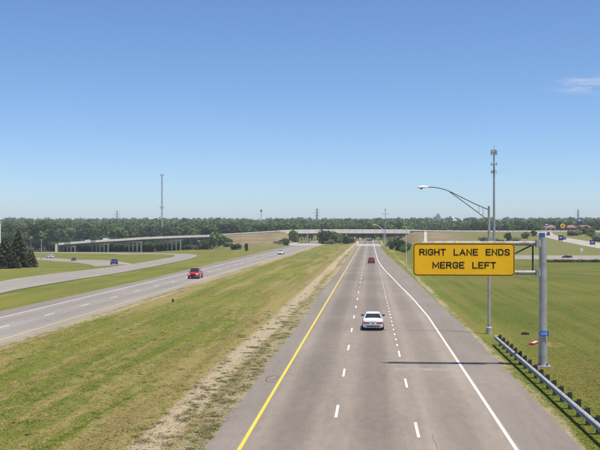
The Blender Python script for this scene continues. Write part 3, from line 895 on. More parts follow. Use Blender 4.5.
# ------------------------------------------------------------------ cars
def make_car(label, paint, kind='sedan', loc=(0, 0, 0), rz=0.0, category='car', name=None, detail=True):
    t = thing(name or {'sedan': 'sedan_car', 'suv': 'sport_utility_car', 'pickup': 'pickup_truck', 'hatch': 'hatchback_car'}[kind], label, category, loc, rz)
    if kind == 'sedan':
        Ln, W, zb = 4.85, 1.84, .20
        st = [(-2.42, .70, .46, .84), (-2.34, .84, .28, 1.00), (-1.95, .905, .22, 1.07), (-1.2, .92, zb, 1.02), (.3, .92, zb, .98), (1.1, .92, zb, .95), (1.9, .89, zb, .86), (2.28, .78, .24, .72), (2.42, .60, .34, .60)]
        gh = [(-1.85, 1.15, .80, 1.03), (-.90, .40, .60, 1.42)]   # (rear_y, front_y, halfwidth, z) base / roof
        wr, wy = .335, (1.42, -1.40)
    elif kind == 'hatch':
        Ln, W, zb = 4.2, 1.78, .20
        st = [(-2.08, .72, .44, .90), (-2.02, .82, .28, 1.02), (-1.6, .88, .2, 1.05), (-.8, .89, zb, 1.02), (.4, .89, zb, .99), (1.0, .89, zb, .97), (1.7, .86, zb, .86), (2.0, .76, .24, .72), (2.1, .6, .34, .6)]
        gh = [(-1.96, 1.05, .79, 1.0), (-1.45, .35, .62, 1.48)]
        wr, wy = .32, (1.28, -1.25)
    elif kind == 'suv':
        Ln, W, zb = 4.7, 1.9, .26
        st = [(-2.34, .80, .46, 1.02), (-2.28, .88, .34, 1.12), (-1.9, .94, .28, 1.16), (-.9, .95, zb, 1.14), (.4, .95, zb, 1.12), (1.0, .95, zb, 1.10), (1.8, .93, zb, 1.02), (2.2, .86, .30, .90), (2.34, .68, .40, .76)]
        gh = [(-2.2, 1.15, .86, 1.12), (-1.85, .45, .70, 1.74)]
        wr, wy = .37, (1.42, -1.38)
    else:
        Ln, W, zb = 5.7, 2.0, .34
        st = [(-2.85, .90, .50, 1.16), (-2.80, .96, .44, 1.18), (-2.2, 1.0, .36, 1.18), (-.6, 1.0, zb, 1.18), (.4, 1.0, zb, 1.18), (1.0, 1.0, zb, 1.17), (1.9, .99, zb, 1.14), (2.6, .95, .36, 1.08), (2.82, .84, .42, .92)]
        gh = [(-.95, 1.25, .88, 1.14), (-.70, .55, .72, 1.86)]
        wr, wy = .42, (1.80, -1.75)
    rings = []
    for y, w, z0, z1 in st:
        zs = z0+(z1-z0)*.55
        h = [(w*.88, z0), (w*.975, z0+.09), (w, zs), (w*.985, z1-.17), (w*.945, z1-.07), (w*.84, z1-.012), (w*.50, z1+.022), (0, z1+.035)]
        rings.append([(x, y, z) for x, z in h]+[(-x, y, z) for x, z in h[-2::-1]])
    body = MB().loft(rings).build('body', paint, t, 0.7)
    bv = body.modifiers.new('round', 'BEVEL'); bv.width = .05; bv.segments = 3; bv.angle_limit = .5
    (y0b, y1b, wb, zbl), (y0t, y1t, wt, zt) = gh
    zm = zbl+(zt-zbl)*.93
    def gring(f, bul=0):
        y0, y1 = y0b+(y0t-y0b)*f, y1b+(y1t-y1b)*f
        w, z = wb+(wt-wb)*f+bul, zbl+(zt-zbl)*f
        return [(-w, y0, z), (w, y0, z), (w, (y0+y1)/2, z+.0), (w, y1, z), (-w, y1, z), (-w, (y0+y1)/2, z)]
    top_r = [(x*.86, y*.93+(y0t+y1t)/2*.07, zt+.045) for x, y, z in gring(1)]
    MB().loft([gring(-.15, .02), gring(0, .01), gring(.5, .02), gring(.96, .0), top_r]).build('cabin', paint, t, 0.5)
    cb = t.children[-1]
    bv = cb.modifiers.new('round', 'BEVEL'); bv.width = .05; bv.segments = 3; bv.angle_limit = .35
    def gl(name, f0, f1, side):
        m = MB()
        def P(u, f):
            y0, y1 = y0b+(y0t-y0b)*f, y1b+(y1t-y1b)*f
            w, z = wb+(wt-wb)*f+.018, zbl+(zt-zbl)*f
            if side == 'rear': return (-w*.90+2*w*.90*u, y0-.018, z)
            if side == 'front': return (w*.92-2*w*.92*u, y1+.018, z)
            s = 1 if side == 'r' else -1
            a, b = u
            return None
        m.quad(P(0, f0), P(1, f0), P(1, f1), P(0, f1))
        q = MB(); a, b, c, d = [Vector(v) for v in m.v]
        off = (b-a).cross(d-a).normalized()*.012
        q.loft([[a-off, b-off, c-off, d-off], [a+off, b+off, c+off, d+off]])
        return q.build(name, 'car_glass', t)
    gl('rear_window', .10, .90, 'rear'); gl('windscreen', .08, .92, 'front')
    for s in (-1, 1):
        cuts = ((.05, .46), (.50, .93)) if kind != 'pickup' else ((.08, .46), (.50, .92))
        for u0, u1 in cuts:
            q = MB()
            def P(u, f):
                y0, y1 = y0b+(y0t-y0b)*f, y1b+(y1t-y1b)*f
                w, z = wb+(wt-wb)*f+.026, zbl+(zt-zbl)*f
                return Vector((s*w, y0+(y1-y0)*u, z))
            c4 = [P(u0+.02, .18), P(u1, .18), P(u1, .84), P(u0+.02, .84)]
            q.loft([c4, [p-Vector((s*.03, 0, 0)) for p in c4]])
            q.build('side_window', 'car_glass', t)
        rear, front = st[0], st[-1]
        # lights wrap the corners
        def lamp(nm, mt, e0, e1, sg, f, zt_, h):
            secs = [(e0[1]*f, e0[0]+sg*.02), (e0[1]*.97, e0[0]+sg*.02), (e1[1]*1.0, e1[0]+sg*.03), (e1[1]*1.02+.012, e1[0]-sg*.16)]
            rs = []
            for q, (x, y) in enumerate(secs):
                hh = h*(1 if q < 3 else .6)
                rs.append([(s*x, y, zt_), (s*x*.96, y-sg*.09, zt_), (s*x*.96, y-sg*.09, zt_-hh), (s*x, y, zt_-hh)])
            MB().loft(rs).build(nm, mt, t)
        lamp('tail_light', 'tail_red', rear, st[1], -1, .44, rear[3]-.07, .13 if kind != 'suv' else .3)
        lamp('headlight', 'head_clear', front, st[-2], 1, .55, front[3]+.0, .17)
        MB().box((s*(wb+.155), y1b-.36, zbl+.05), (.24, .12, .14), 0, .85).build('mirror', 'trim_black' if paint == 'paint_white' else paint, t)
        for yy in wy:
            arch = MB().lathe([(wr*1.17, -.01), (wr*1.17, .01)], 16, (s*(W/2-.002), yy, wr), 'x').build('wheel_arch', 'trim_black', t)
            wh = MB().lathe([(wr*.7, -.11), (wr*.96, -.11), (wr, -.07), (wr, .07), (wr*.96, .11), (wr*.7, .11)], 18, (s*(W/2-.085), yy, wr), 'x').build('wheel', 'tyre', t, 0.6)
            MB().lathe([(wr*.66, -.118), (wr*.60, -.122), (wr*.18, -.10), (wr*.18, .10), (wr*.60, .122), (wr*.66, .118)], 12, (s*(W/2-.085), yy, wr), 'x').build('rim', 'rim', wh, 0.6)
    MB().box((0, st[0][0]+.05, st[0][2]-.06), (st[0][1]*1.6, .14, .09)).build('bumper', 'trim_black', t)
    MB().box((0, st[-1][0]-.03, st[-1][2]-.01), (st[-1][1]*1.7, .12, .16)).build('bumper', 'trim_black', t)
    MB().box((0, st[-1][0]+.008, (st[-1][2]+st[-1][3])/2+.04), (st[-1][1]*1.1, .04, .17 if kind != 'pickup' else .30)).build('grille', 'trim_black', t)
    MB().box((0, st[0][0]-.012, st[0][3]-.16), (.34, .02, .13)).build('licence_plate', 'plate', t)
    if kind == 'pickup':
        MB().box((0, -1.85, 1.185), (1.62, 1.65, .03)).build('bed_cover', 'trim_black', t)
    if kind == 'sedan':
        MB().box((0, st[0][0]-.014, st[0][3]-.015), (.62, .012, .022)).build('boot_trim', 'chrome', t)
    if kind == 'suv':
        for s in (-1, 1): MB().tube([(s*.56, -1.6, zt+.085), (s*.56, .2, zt+.085)], .025, 6).build('roof_rail', 'trim_black', t)
    return t

Z_ = 0.0125
make_car('white sedan driving away in the middle northbound lane', 'paint_white', 'sedan', (0.26, 83.8, Z_))
make_car('red pickup truck approaching on the southbound carriageway', 'paint_red', 'pickup', (-31.5, 166.5, Z_), PI+.02, 'pickup truck')
make_car('dark red car driving away far up the northbound road', 'paint_dark_red', 'hatch', (0.35, 243, Z_))
make_car('silver car approaching far down the southbound carriageway', 'paint_silver', 'sedan', (-31.2, 325, Z_), PI)
make_car('white car on the slip road, nearest the dark conifers', 'paint_white', 'suv', (-163.0, 464.5, gz(-163, 464.5)+.07), 1.0)
make_car('dark car on the slip road between the white and the navy car', 'paint_charcoal', 'sedan', (-131.5, 405, gz(-131.5, 405)+.07), 0.42)
make_car('navy blue car where the slip road meets the loop ramp', 'paint_navy', 'hatch', (-69.0, 247, gz(-69, 247)+.09), 0.35)
make_car('black car crossing on the banked ramp right of the sign', 'paint_black', 'sedan', (96.7, 466.5, -5.28), PI/2)
def on_path(x, y, off):
    i = min(range(1, len(SP)-1), key=lambda i: (SP[i][0]-x)**2+(SP[i][1]-y)**2)
    t = Vector(SP[i+1])-Vector(SP[i-1]); p = SP[i]
    u = Vector((t.x, t.y, 0)).normalized()
    return (p[0]+u.y*off, p[1]-u.x*off, p[2]+.025), math.atan2(t.y, t.x)-PI/2
for x, y, off, lab, paint, kind in ((-184, 597, 1.5, 'pale car on the flyover nearest its low end', 'paint_silver', 'sedan'),
                                    (-171.5, 597, 1.5, 'white van-like car further along the flyover deck', 'paint_white', 'suv'),
                                    (28, 597, 1.9, 'dark car on the bank road just right of the overpass', 'paint_charcoal', 'suv'),
                                    (52, 597, 1.9, 'dark low car on the bank road above the middle of the sign', 'paint_grey', 'sedan')):
    loc, a = on_path(x, y, off)
    make_car(lab, paint, kind, loc, a)
make_car('dark blue utility car on the pale side street', 'paint_navy', 'suv', (106.5, 567, zR(106.5, 567)+.10), -.1)
make_car('small grey car lower on the pale side street', 'paint_grey', 'hatch', (111.5, 545, zR(111.5, 545)+.10), -.45)

# box truck under the overpass
bt = thing('box_truck', 'dark box truck passing under the overpass', 'truck', (-0.8, 680, Z_))
MB().box((0, .2, 2.15), (2.4, 6.2, 2.3)).build('cargo_box', 'paint_charcoal', bt)
MB().box((0, -2.94, 1.75), (2.1, .08, .5)).build('rear_panel', 'pale_grey', bt)
MB().box((0, 4.2, 1.35), (2.1, 1.7, 1.7), 0, .9).build('cab', 'paint_charcoal', bt)
MB().box((0, -2.9, .62), (2.2, .2, .5)).build('bumper', 'trim_black', bt)
MB().box((0, .8, .8), (1.0, 7.0, .3)).build('chassis', 'trim_black', bt)
for s in (-1, 1):
    for yy in (-1.9, 3.7):
        MB().lathe([(.3, -.14), (.48, -.14), (.48, .14), (.3, .14)], 14, (s*.98, yy, .48), 'x').build('wheel', 'tyre', bt)
    MB().box((s*.95, -3.02, .95), (.22, .05, .14)).build('tail_light', 'tail_red', bt)

# ------------------------------------------------------------------ masts and pylons
mo = thing('monopole_mast', 'tall grey monopole mobile mast right of the street light', 'mast', (68.3, 520, zR(68.3, 520)-.2))
mo.scale = (1, 1, 1.145)
MB().lathe([(.72, 0), (.62, 15), (.48, 36), (.40, 46)], 14).build('shaft', 'tower_paint', mo, .6)
MB().tube([(0, 0, 46), (0, 0, 48.3)], .09, 6).build('lightning_rod', 'tower_paint', mo)
for z, n, r in ((44.6, 9, 1.55), (38.9, 6, 1.7), (35.2, 4, 1.6)):
    MB().lathe([(r*.82, -.1), (r*.9, -.1), (r*.9, .1), (r*.82, .1)], 12, (0, 0, z)).build('platform_ring', 'tower_paint', mo)
    for i in range(n):
        a = 2*PI*i/n+.3
        hh = 2.4 if z > 44 else (1.0 if z > 38 else 1.5)
        MB().box((r*math.cos(a), r*math.sin(a), z+(.2 if i % 2 else -.2)), (.34, .34, hh), a).build('antenna', 'tower_paint' if i % 3 else 'tower_pale', mo)
        MB().tube([(0, 0, z), (r*math.cos(a), r*math.sin(a), z)], .07, 5).build('bracket', 'tower_paint', mo)

def lattice(m, secs, r=.07, horiz=True):
    """square lattice through (z, halfwidth) levels"""
    for (z0, w0), (z1, w1) in zip(secs, secs[1:]):
        for i in range(4):
            a, b = ((-1, -1), (1, -1), (1, 1), (-1, 1))[i], ((-1, -1), (1, -1), (1, 1), (-1, 1))[(i+1) % 4]
            p0, p1 = (a[0]*w0, a[1]*w0, z0), (a[0]*w1, a[1]*w1, z1)
            q0, q1 = (b[0]*w0, b[1]*w0, z0), (b[0]*w1, b[1]*w1, z1)
            m.tube([p0, p1], r, 4); m.tube([p0, q1], r*.6, 4); m.tube([q0, p1], r*.6, 4)
            if horiz: m.tube([p1, q1], r*.6, 4)
    return m
lm = thing('lattice_mast', 'pale lattice radio mast rising behind the flyover', 'mast', (-162.9, 720, -4.0))
lm.scale = (0.9, 0.9, 1.22)
MB().lathe([(.50, 0), (.45, 17)], 10).build('lower_shaft', 'tower_pale', lm, .6)
lattice(MB(), [(z, .50-.10*(z-17)/28) for z in np.linspace(17, 45.0, 26)], .065).build('lattice_section', 'tower_paint', lm)
for z, n, r in ((45.3, 6, 1.5), (24.4, 6, 1.7)):
    for i in range(n):
        a = 2*PI*i/n
        MB().box((r*math.cos(a), r*math.sin(a), z), (.30, .30, 1.2), a).build('antenna', 'tower_pale', lm)
        MB().tube([(0, 0, z), (r*math.cos(a), r*math.sin(a), z)], .08, 5).build('bracket', 'tower_paint', lm)
for z, s in ((40, -1), (37, 1), (34, -1), (30.5, 1), (28, -1)):
    MB().lathe([(.05, 0), (.5, .12), (.5, .22), (.05, .3)], 10, (s*.9, -.3, z), 'x').build('dish', 'tower_pale', lm)

def pylon(loc, h, lab):
    t = thing('power_pylon', lab, 'pylon', loc, .3)
    w = h*.10
    lattice(MB(), [(0, w), (h*.2, w*.75), (h*.4, w*.5), (h*.58, w*.3), (h*.72, w*.24), (h*.86, w*.2), (h, w*.05)], .28).build('tower_frame', 'tower_paint', t)
    for f, q in ((.62, .17), (.76, .21), (.90, .15)):
        m = MB()
        for s in (-1, 1):
            m.tube([(0, 0, h*f+.6), (s*h*q, 0, h*f)], .2, 4); m.tube([(0, 0, h*f-.6), (s*h*q, 0, h*f)], .2, 4)
        m.build('cross_arm', 'tower_paint', t)
pylon((-74, 1300, 10), 28.5, 'grey power pylon above the trees left of the median bush')
pylon((-414, 1500, 10), 30, 'faint power pylon above the woods on the far left')
pylon((372, 1700, 12), 33, 'faint power pylon above the woods on the far right')
t = thing('water_tower', 'tiny far water tower above the treetops left of the overpass', 'water tower', (-176, 1500, 8))
MB().lathe([(.5, 0), (.45, 29)], 8).build('stem', 'tower_paint', t)
MB().lathe([(.4, 28.5), (1.6, 29.5), (2.0, 31), (1.6, 32.4), (.3, 33)], 12).build('tank', 'tower_paint', t, .8)

# ------------------------------------------------------------------ buildings
def windows(t, cols, rows_, x0, z0, dx, dz, w, h, y):
    wm = MB().box((0, 0, 0), (w, .08, h)).mesh('window', 'window_dark')
    sm = MB().box((0, 0, 0), (w+.2, .16, .12)).mesh('sill', 'pale_grey')
    for i in range(cols):
        for j in range(rows_):
            o = link('window', wm, t); o.location = (x0+i*dx, y, z0+j*dz)
            s = link('sill', sm, o); s.location = (0, -.03, -h/2-.07)
wb_ = thing('white_building', 'white multi-storey building edge behind the dark conifers', 'building', (-218.6, 506, -6.0))
MB().box((0, 0, 9.4), (20.2, 13, 18.8)).build('wall', 'white_sheet', wb_)
MB().box((0, 0, 19.0), (20.7, 13.5, .36)).build('roof', 'pale_grey', wb_)
windows(wb_, 6, 5, -8.2, 2.6, 3.5, 3.5, 1.7, 1.9, -6.53)
for q in range(5):
    for yy in (-3.2, 3.2): MB().box((10.13, yy, 2.6+q*3.5), (.06, 2.4, 1.9)).build('window', 'window_dark', wb_)

def shop(loc, w, d, h, wall, roof, lab, hip=True):
    t = thing('shop_building', lab, 'building', loc)
    MB().box((0, 0, h/2), (w, d, h)).build('wall', wall, t)
    if hip: MB().loft([[(-w/2-.5, -d/2-.5, h+.02), (w/2+.5, -d/2-.5, h+.02), (w/2+.5, d/2+.5, h+.02), (-w/2-.5, d/2+.5, h+.02)],
                       [(-w/2+2, -.3, h+1.9), (w/2-2, -.3, h+1.9), (w/2-2, .3, h+1.9), (-w/2+2, .3, h+1.9)]]).build('roof', roof, t)
    else:
        MB().box((0, 0, h+.2), (w+.4, d+.4, .4)).build('roof', roof, t)
    n = max(2, int(w/3))
    windows(t, n, 1, -w/2+w/n/2, h*.48, w/n, 1, w/n*.55, h*.42, -d/2-.03)
    MB().box((w/2-.8, -d/2-.05, 1.1), (.1, .1, 2.2)).build('door_frame', 'pale_grey', t)
shop((129.5, 686, 7.0), 7.5, 10, 3.0, 'stucco', 'roof_red', 'small tan shop with a red hipped roof left of the round pole sign')
shop((147.5, 700, 7.0), 7.0, 10, 2.9, 'brick_red', 'roof_red', 'small brick shop with red roof right of the round pole sign')
shop((160, 712, 7.0), 9.0, 12, 2.9, 'stucco', 'roof_red', 'wide low tan shop with red roof at the right end of the row')
shop((137.5, 730, 7.0), 8.0, 10, 4.2, 'pale_grey', 'tower_paint', 'grey flat-roofed shop behind the round pole sign', False)

t = thing('pole_sign', 'round amber pole sign above the distant shops', 'pole sign', (129.9, 640, 7.0))
MB().lathe([(.22, 0), (.22, 2.2)], 8).build('pole', 'dark_steel', t)
MB().box((0, .3, 4.0), (5.6, .4, 4.4)).build('backing_panel', 'trim_black', t)
m = MB().lathe([(1.7, -.12), (1.7, .12)], 24, (0, 0, 0), 'x'); o = m.build('disc', 'sign_amber', t); o.rotation_euler = (0, 0, PI/2); o.location = (0, .0, 4.0)
m = MB().lathe([(.75, -.03), (.75, .03)], 16, (0, 0, 0), 'x'); o = m.build('emblem', 'brick_red', t); o.rotation_euler = (0, 0, PI/2); o.location = (0, -.16, 4.0)
t = thing('pole_sign', 'tall dark blue pole sign above the distant shops', 'pole sign', (141, 640, 7.0))
MB().lathe([(.5, 0), (.5, 5)], 8).build('pole', 'brick_red', t)
MB().box((0, 0, 6.0), (3.4, .6, 2.3)).build('panel', 'navy', t)
MB().box((0, 0, 7.6), (2.2, .5, .7)).build('crown_panel', 'pale_grey', t)
t = thing('pole_sign', 'small blue and white pole sign left of the shops', 'pole sign', (121, 650, 7.0))
MB().lathe([(.2, 0), (.2, 4)], 8).build('pole', 'pale_grey', t)
MB().box((0, 0, 5.0), (2.6, .4, 2.0)).build('panel', 'navy', t)
MB().box((0, -.24, 5.0), (2.0, .06, .6)).build('stripe', 'white_sheet', t)

def blue_board(loc, w, h, z, lab):
    t = thing('service_sign', lab, 'road sign', loc, -.05)
    MB().box((0, 0, z+h/2), (w, .06, h)).build('panel', 'sign_blue' if w < 2 else 'navy', t)
    for s in (-.32, .32): MB().box((s*w, .06, (z+h)/2-.1), (.12, .1, z+h)).build('leg', 'galvanised_dull', t)
    MB().box((0, -.045, z+h*.55), (w*.5, .02, h*.2)).build('legend', 'white_sheet', t)
blue_board((103.2, 513.9, zR(103.2, 513.9)), 2.5, 2.8, 3.0, 'two-legged blue board left of the pale side street')
blue_board((117.4, 502.5, zR(117.4, 502.5)), 2.8, 2.3, 2.2, 'two-legged blue board by the right picture edge')
t = thing('marker_post', 'small white sign on a post behind the banked ramp', 'road sign', (106.4, 478.3, zR(106.4, 478.3)))
t.scale = (1.6, 1.6, 1.65)
MB().box((0, 0, .9), (.14, .1, 1.9)).build('post', 'pale_grey', t)
MB().box((0, -.08, 1.5), (.75, .04, .9)).build('panel', 'white_sheet', t)
t = thing('drain_chute', 'pale concrete drain chute running down the tan bank above the left end of the sign', 'drain', (33.1, 560, zR(33.1, 560)))
ch = []
for q in range(9):
    y = 537+q*5.8; x = 31.7+(y-537)*.0596
    ch.append((x-33.1, y-560, zR(x, y)+.30-zR(33.1, 560)))
MB().loft([[(x-.65, y, z-.4), (x+.65, y, z-.4), (x+.65, y, z), (x-.65, y, z)] for x, y, z in ch]).build('channel', 'concrete_grey', t)
for o in (-.75, .75): MB().loft([[(x+o-.12, y, z-.4), (x+o+.12, y, z-.4), (x+o+.12, y, z+.18), (x+o-.12, y, z+.18)] for x, y, z in ch]).build('kerb', 'concrete_grey', t)
# skyline far away
t = thing('office_tower', 'hazy blue-grey tower block on the skyline', 'building', (115.7, 1600, 6))
MB().box((0, 0, 14), (8, 8, 24)).build('wall', 'tower_paint', t); MB().box((0, 0, 27.5), (4.5, 4.5, 3)).build('roof_block', 'tower_paint', t)
t = thing('grain_silo', 'cluster of pale silos and blocks on the skyline', 'building', (136, 1600, 6))
MB().box((-6, 0, 10.5), (9, 8, 15)).build('block', 'pale_grey', t)
for i, (x, hh) in enumerate(((1, 27), (5, 23), (9, 20))): MB().lathe([(2.2, 0), (2.2, hh-1), (.4, hh)], 12, (x, 0, 0)).build('silo', 'white_sheet' if i else 'pale_grey', t, .6)

# debris in the grass behind the guard rail
t = thing('debris_strip', 'red and white strip of rubbish lying in the grass behind the post', 'debris', (12.65, 73.2, .02), 1.15)
MB().box((0, 0, .06), (1.5, .42, .10)).build('strip', 'debris_red', t)
MB().box((.05, -.05, .125), (1.2, .16, .03)).build('stripe', 'white_sheet', t)
m = MB(); m.loft([[(.42*math.cos(a)*s, .3*math.sin(a)*s, z) for a in [2*PI*k/9 for k in range(9)]] for s, z in ((1, 0), (1.1, .1), (.8, .24), (.3, .30))])
o = m.build('tyre_scrap', 'tyre', None, label='black scrap lying in the grass behind the guard rail', category='debris'); o.location = (13.05, 79.7, 0); o.scale = (.8, .8, .7)
o = MB().loft([[(.2, 0, .02), (-.15, .1, .02), (-.05, -.15, .02)], [(.1, .0, .35), (-.12, .06, .3), (-.02, -.05, .4)]]).build('litter_scrap', 'trim_black', None, label='small black scrap lying in the median grass', category='debris'); o.location = (-24.0, 112, 0)

# ------------------------------------------------------------------ vegetation
def leaves(rng, centers, radii, n, size, flat=1.0, up=0.25):
    """leaf quads spread over the shells of blobs"""
    k = rng.integers(0, len(centers), n)
    d = rng.normal(size=(n, 3)); d /= np.linalg.norm(d, axis=1)[:, None]
    rr = radii[k]*(0.62+0.42*rng.random(n)**.6)
    P = centers[k]+d*rr[:, None]*np.array([1, 1, flat])
    nrm = d*.8+rng.normal(size=(n, 3))*.55+np.array([0, 0, up])
    nrm /= np.linalg.norm(nrm, axis=1)[:, None]
    a = np.cross(nrm, rng.normal(size=(n, 3))); a /= np.linalg.norm(a, axis=1)[:, None]+1e-9
    b = np.cross(nrm, a)
    s = (size*(0.6+0.8*rng.random(n)))[:, None]
    V = np.stack([P-a*s-b*s*.55, P+a*s*.3-b*s*.8, P+a*s+b*s*.5, P-a*s*.35+b*s*.85], 1).reshape(-1, 3)
    return V, np.arange(4*n).reshape(-1, 4)

def tree_proto(seed, h, r, nb, nl, size, mat, name='broadleaf_tree', trunk=True, base=.10):
    rng = np.random.default_rng(seed)
    cz = h*(base+1)/2; rz = h*(1-base)/2
    C, Rr = [], []
    while len(C) < nb:
        p = rng.uniform(-1, 1, 3)
        if np.linalg.norm(p) > 1: continue
        p *= .78
        if p[2] > .2: p[:2] *= (1.15-p[2]*.7)
        C.append([p[0]*r, p[1]*r, cz+p[2]*rz]); Rr.append(r*rng.uniform(.24, .46))
    C, Rr = np.array(C), np.array(Rr)
    V, Q = leaves(rng, C, Rr, nl, size, .82)
    V[:, 2] = np.maximum(V[:, 2], .05)
    t = bpy.data.objects.new(name, None); COL.objects.link(t)
    m = MB()
    if trunk:
        m.tube([(0, 0, -.2), (.1, .05, h*.2), (-.05, .1, h*.45), (.05, 0, h*.75)], [h*.028, h*.022, h*.015, h*.006], 7)
        for i in range(min(7, nb)):
            m.tube([(0, .05, h*(.22+.06*i)), tuple((C[i]+np.array([0, 0, h*.3]))/2), tuple(C[i])], [h*.010, h*.007, h*.003], 5)
    else:
        for i in range(min(6, nb)):
            m.tube([(.15*math.cos(i), .15*math.sin(i), -.1), tuple(C[i]*np.array([.6, .6, .55])), tuple(C[i])], [h*.014, h*.01, h*.004], 5)
    m.build('trunk' if trunk else 'stems', 'bark', t)
    link('crown', np_mesh('crown', V, Q, mat), t)
    return t, h

def conifer_proto(seed, h, r, nl):
    rng = np.random.default_rng(seed)
    t = bpy.data.objects.new('conifer_tree', None); COL.objects.link(t)
    m = MB().tube([(0, 0, -.2), (0, 0, h*.6), (.05, 0, h)], [h*.025, h*.014, .02], 7)
    Cs, Rs = [], []
    for k in range(60):
        f = (k+.5)/60; z = h*(.05+.93*f); a = k*2.4+rng.uniform(-.3, .3)
        L = r*(1-f)**.75*rng.uniform(.72, 1.1)+.12
        tip = np.array([L*math.cos(a), L*math.sin(a), z-.12*L])
        m.tube([(0, 0, z), tuple(tip)], [.05, .015], 4)
        for q in (.35, .68, .95):
            Cs.append(np.array([0, 0, z])+(tip-np.array([0, 0, z]))*q); Rs.append(.28+.30*L/r*(1.2-q*.5)*r/2.6)
    V, Q = leaves(rng, np.array(Cs), np.array(Rs), nl, .17, .6)
    V[:, 2] = np.maximum(V[:, 2], .05)
    m.build('trunk', 'bark', t); link('crown', np_mesh('crown', V, Q, 'needle'), t)
    return t, h

protos = [tree_proto(11, 11, 4.6, 20, 2000, .42, 'leaf_mid'), tree_proto(12, 12, 4.2, 22, 2000, .42, 'leaf_dark'),
          tree_proto(13, 10, 5.0, 20, 2000, .42, 'leaf_mid'), tree_proto(14, 13, 4.8, 24, 2200, .42, 'leaf_dark'),
          tree_proto(15, 9, 3.8, 16, 1600, .40, 'leaf_pale'), tree_proto(16, 11.5, 3.6, 18, 1800, .40, 'leaf_mid')]
bushes = [tree_proto(21, 4.2, 3.0, 16, 1500, .26, 'leaf_mid', 'shrub', False, .02), tree_proto(22, 5.0, 3.2, 18, 1700, .26, 'leaf_dark', 'shrub', False, .02),
          tree_proto(23, 3.0, 2.6, 14, 1200, .22, 'leaf_pale', 'shrub', False, .02)]
used = set()
def plant(pk, loc, h, rz, label, cat, group=None, wide=1.0):
    src, ph = pk
    o = copy_tree(src) if id(src) in used else src
    used.add(id(src))
    s = h/ph
    o.location = loc; o.rotation_euler = (0, 0, rz); o.scale = (s*wide, s*wide, s)
    o['label'] = label; o['category'] = cat
    if group: o['group'] = group
    elif 'group' in o: del o['group']
    return o
def ux(u, Y): return (u-370)/930*Y     # bearing of a tree belt, in thousandths of its distance
R = random.Random(77)
def belt(u0, u1, Y0, Y1, n, h0, h1, kinds, label, group, zf=lambda x, y: 0.0, wide=1.0):
    for i in range(n):
        u = u0+(u1-u0)*(i+R.random())/n; Y = R.uniform(Y0, Y1); x = ux(u, Y)
        plant(R.choice(kinds), (x, Y, zf(x, Y)-.1), R.uniform(h0, h1), R.uniform(0, 6.28), label, 'tree', group, wide*R.uniform(.9, 1.2))
P0, P1, P2, P3, P4, P5 = protos
belt(-10, 58, 612, 660, 16, 13, 17, [P0, P2, P5, P3], 'broadleaf tree in the wood left of the flyover', 'trees left of the flyover', gz)
belt(-10, 205, 660, 760, 46, 15, 20.5, [P0, P1, P2, P3, P5], 'broadleaf tree in the wood behind the flyover', 'trees behind the flyover', gz)
belt(58, 190, 618, 640, 22, 8, 11.5, [P1, P3, P0], 'dark tree in shade just beyond the flyover columns', 'trees just beyond the flyover', gz)
belt(200, 300, 650, 760, 22, 11, 15, [P0, P1, P2, P3], 'broadleaf tree behind the tan west bank', 'trees behind the west bank')
belt(296, 412, 690, 800, 30, 12, 16, [P0, P1, P3, P5], 'broadleaf tree in the wood seen over the overpass', 'trees behind the overpass')
belt(400, 545, 660, 760, 34, 8, 13, [P0, P1, P2, P3], 'broadleaf tree in the wood seen over the sign', 'trees behind the sign', lambda x, y: 0 if x < 60 else 3.0)
belt(540, 612, 735, 860, 18, 7, 10, [P1, P3, P0], 'broadleaf tree behind the row of shops', 'trees behind the shops', lambda x, y: 7.0)
belt(572, 612, 610, 700, 9, 3.5, 5.5, [P4, P0, P2], 'small tree among the shops at the right edge', 'small trees by the shops', lambda x, y: 7.0)

plain('litter_shade', (0.045, 0.050, 0.022), 0.95, var=0.3, scale=0.4)  # woodland floor coloured dark to stand for the shade behind the flyover
WX = [-420, -330, -250, -200, -160, -142, -120, -108]
for y0, y1 in ((606, 622), (622, 638), (638, 654), (654, 674), (674, 694), (694, 714), (714, 740)):
    strip('woodland_shade_floor', [(x, y1, gz(x, y1)) for x in WX], [(x, y0, gz(x, y0)) for x in WX], 0.06, 'litter_shade', kind='structure')
for i in range(36):  # undergrowth added so the gap under the flyover reads dark
    f = (i+R.random())/36
    x = -212+f*106; y = 609+R.uniform(0, 6); hh = R.uniform(5.0, 7.5)
    if i % 2 and x > -172: y = R.uniform(598, 604); hh = interp([(-172, 3.2), (-140, 5.0), (-105, 6.0)], x)*R.uniform(.8, 1.0)
    plant(bushes[1], (x, y, gz(x, y)-.1), hh, R.uniform(0, 6), 'dark undergrowth bush added to deepen the shade among the flyover columns', 'bush', 'added undergrowth behind the flyover', 1.3)
for i in range(16):
    x = R.uniform(-40, 60); y = R.uniform(655, 690)
    if -13 < x < 12 or -46 < x < -24: continue
    plant(bushes[0], (x, y, -.1), R.uniform(3, 5), R.uniform(0, 6), 'bush in the wood edge seen beneath the overpass', 'bush', 'bushes beyond the overpass', 1.3)
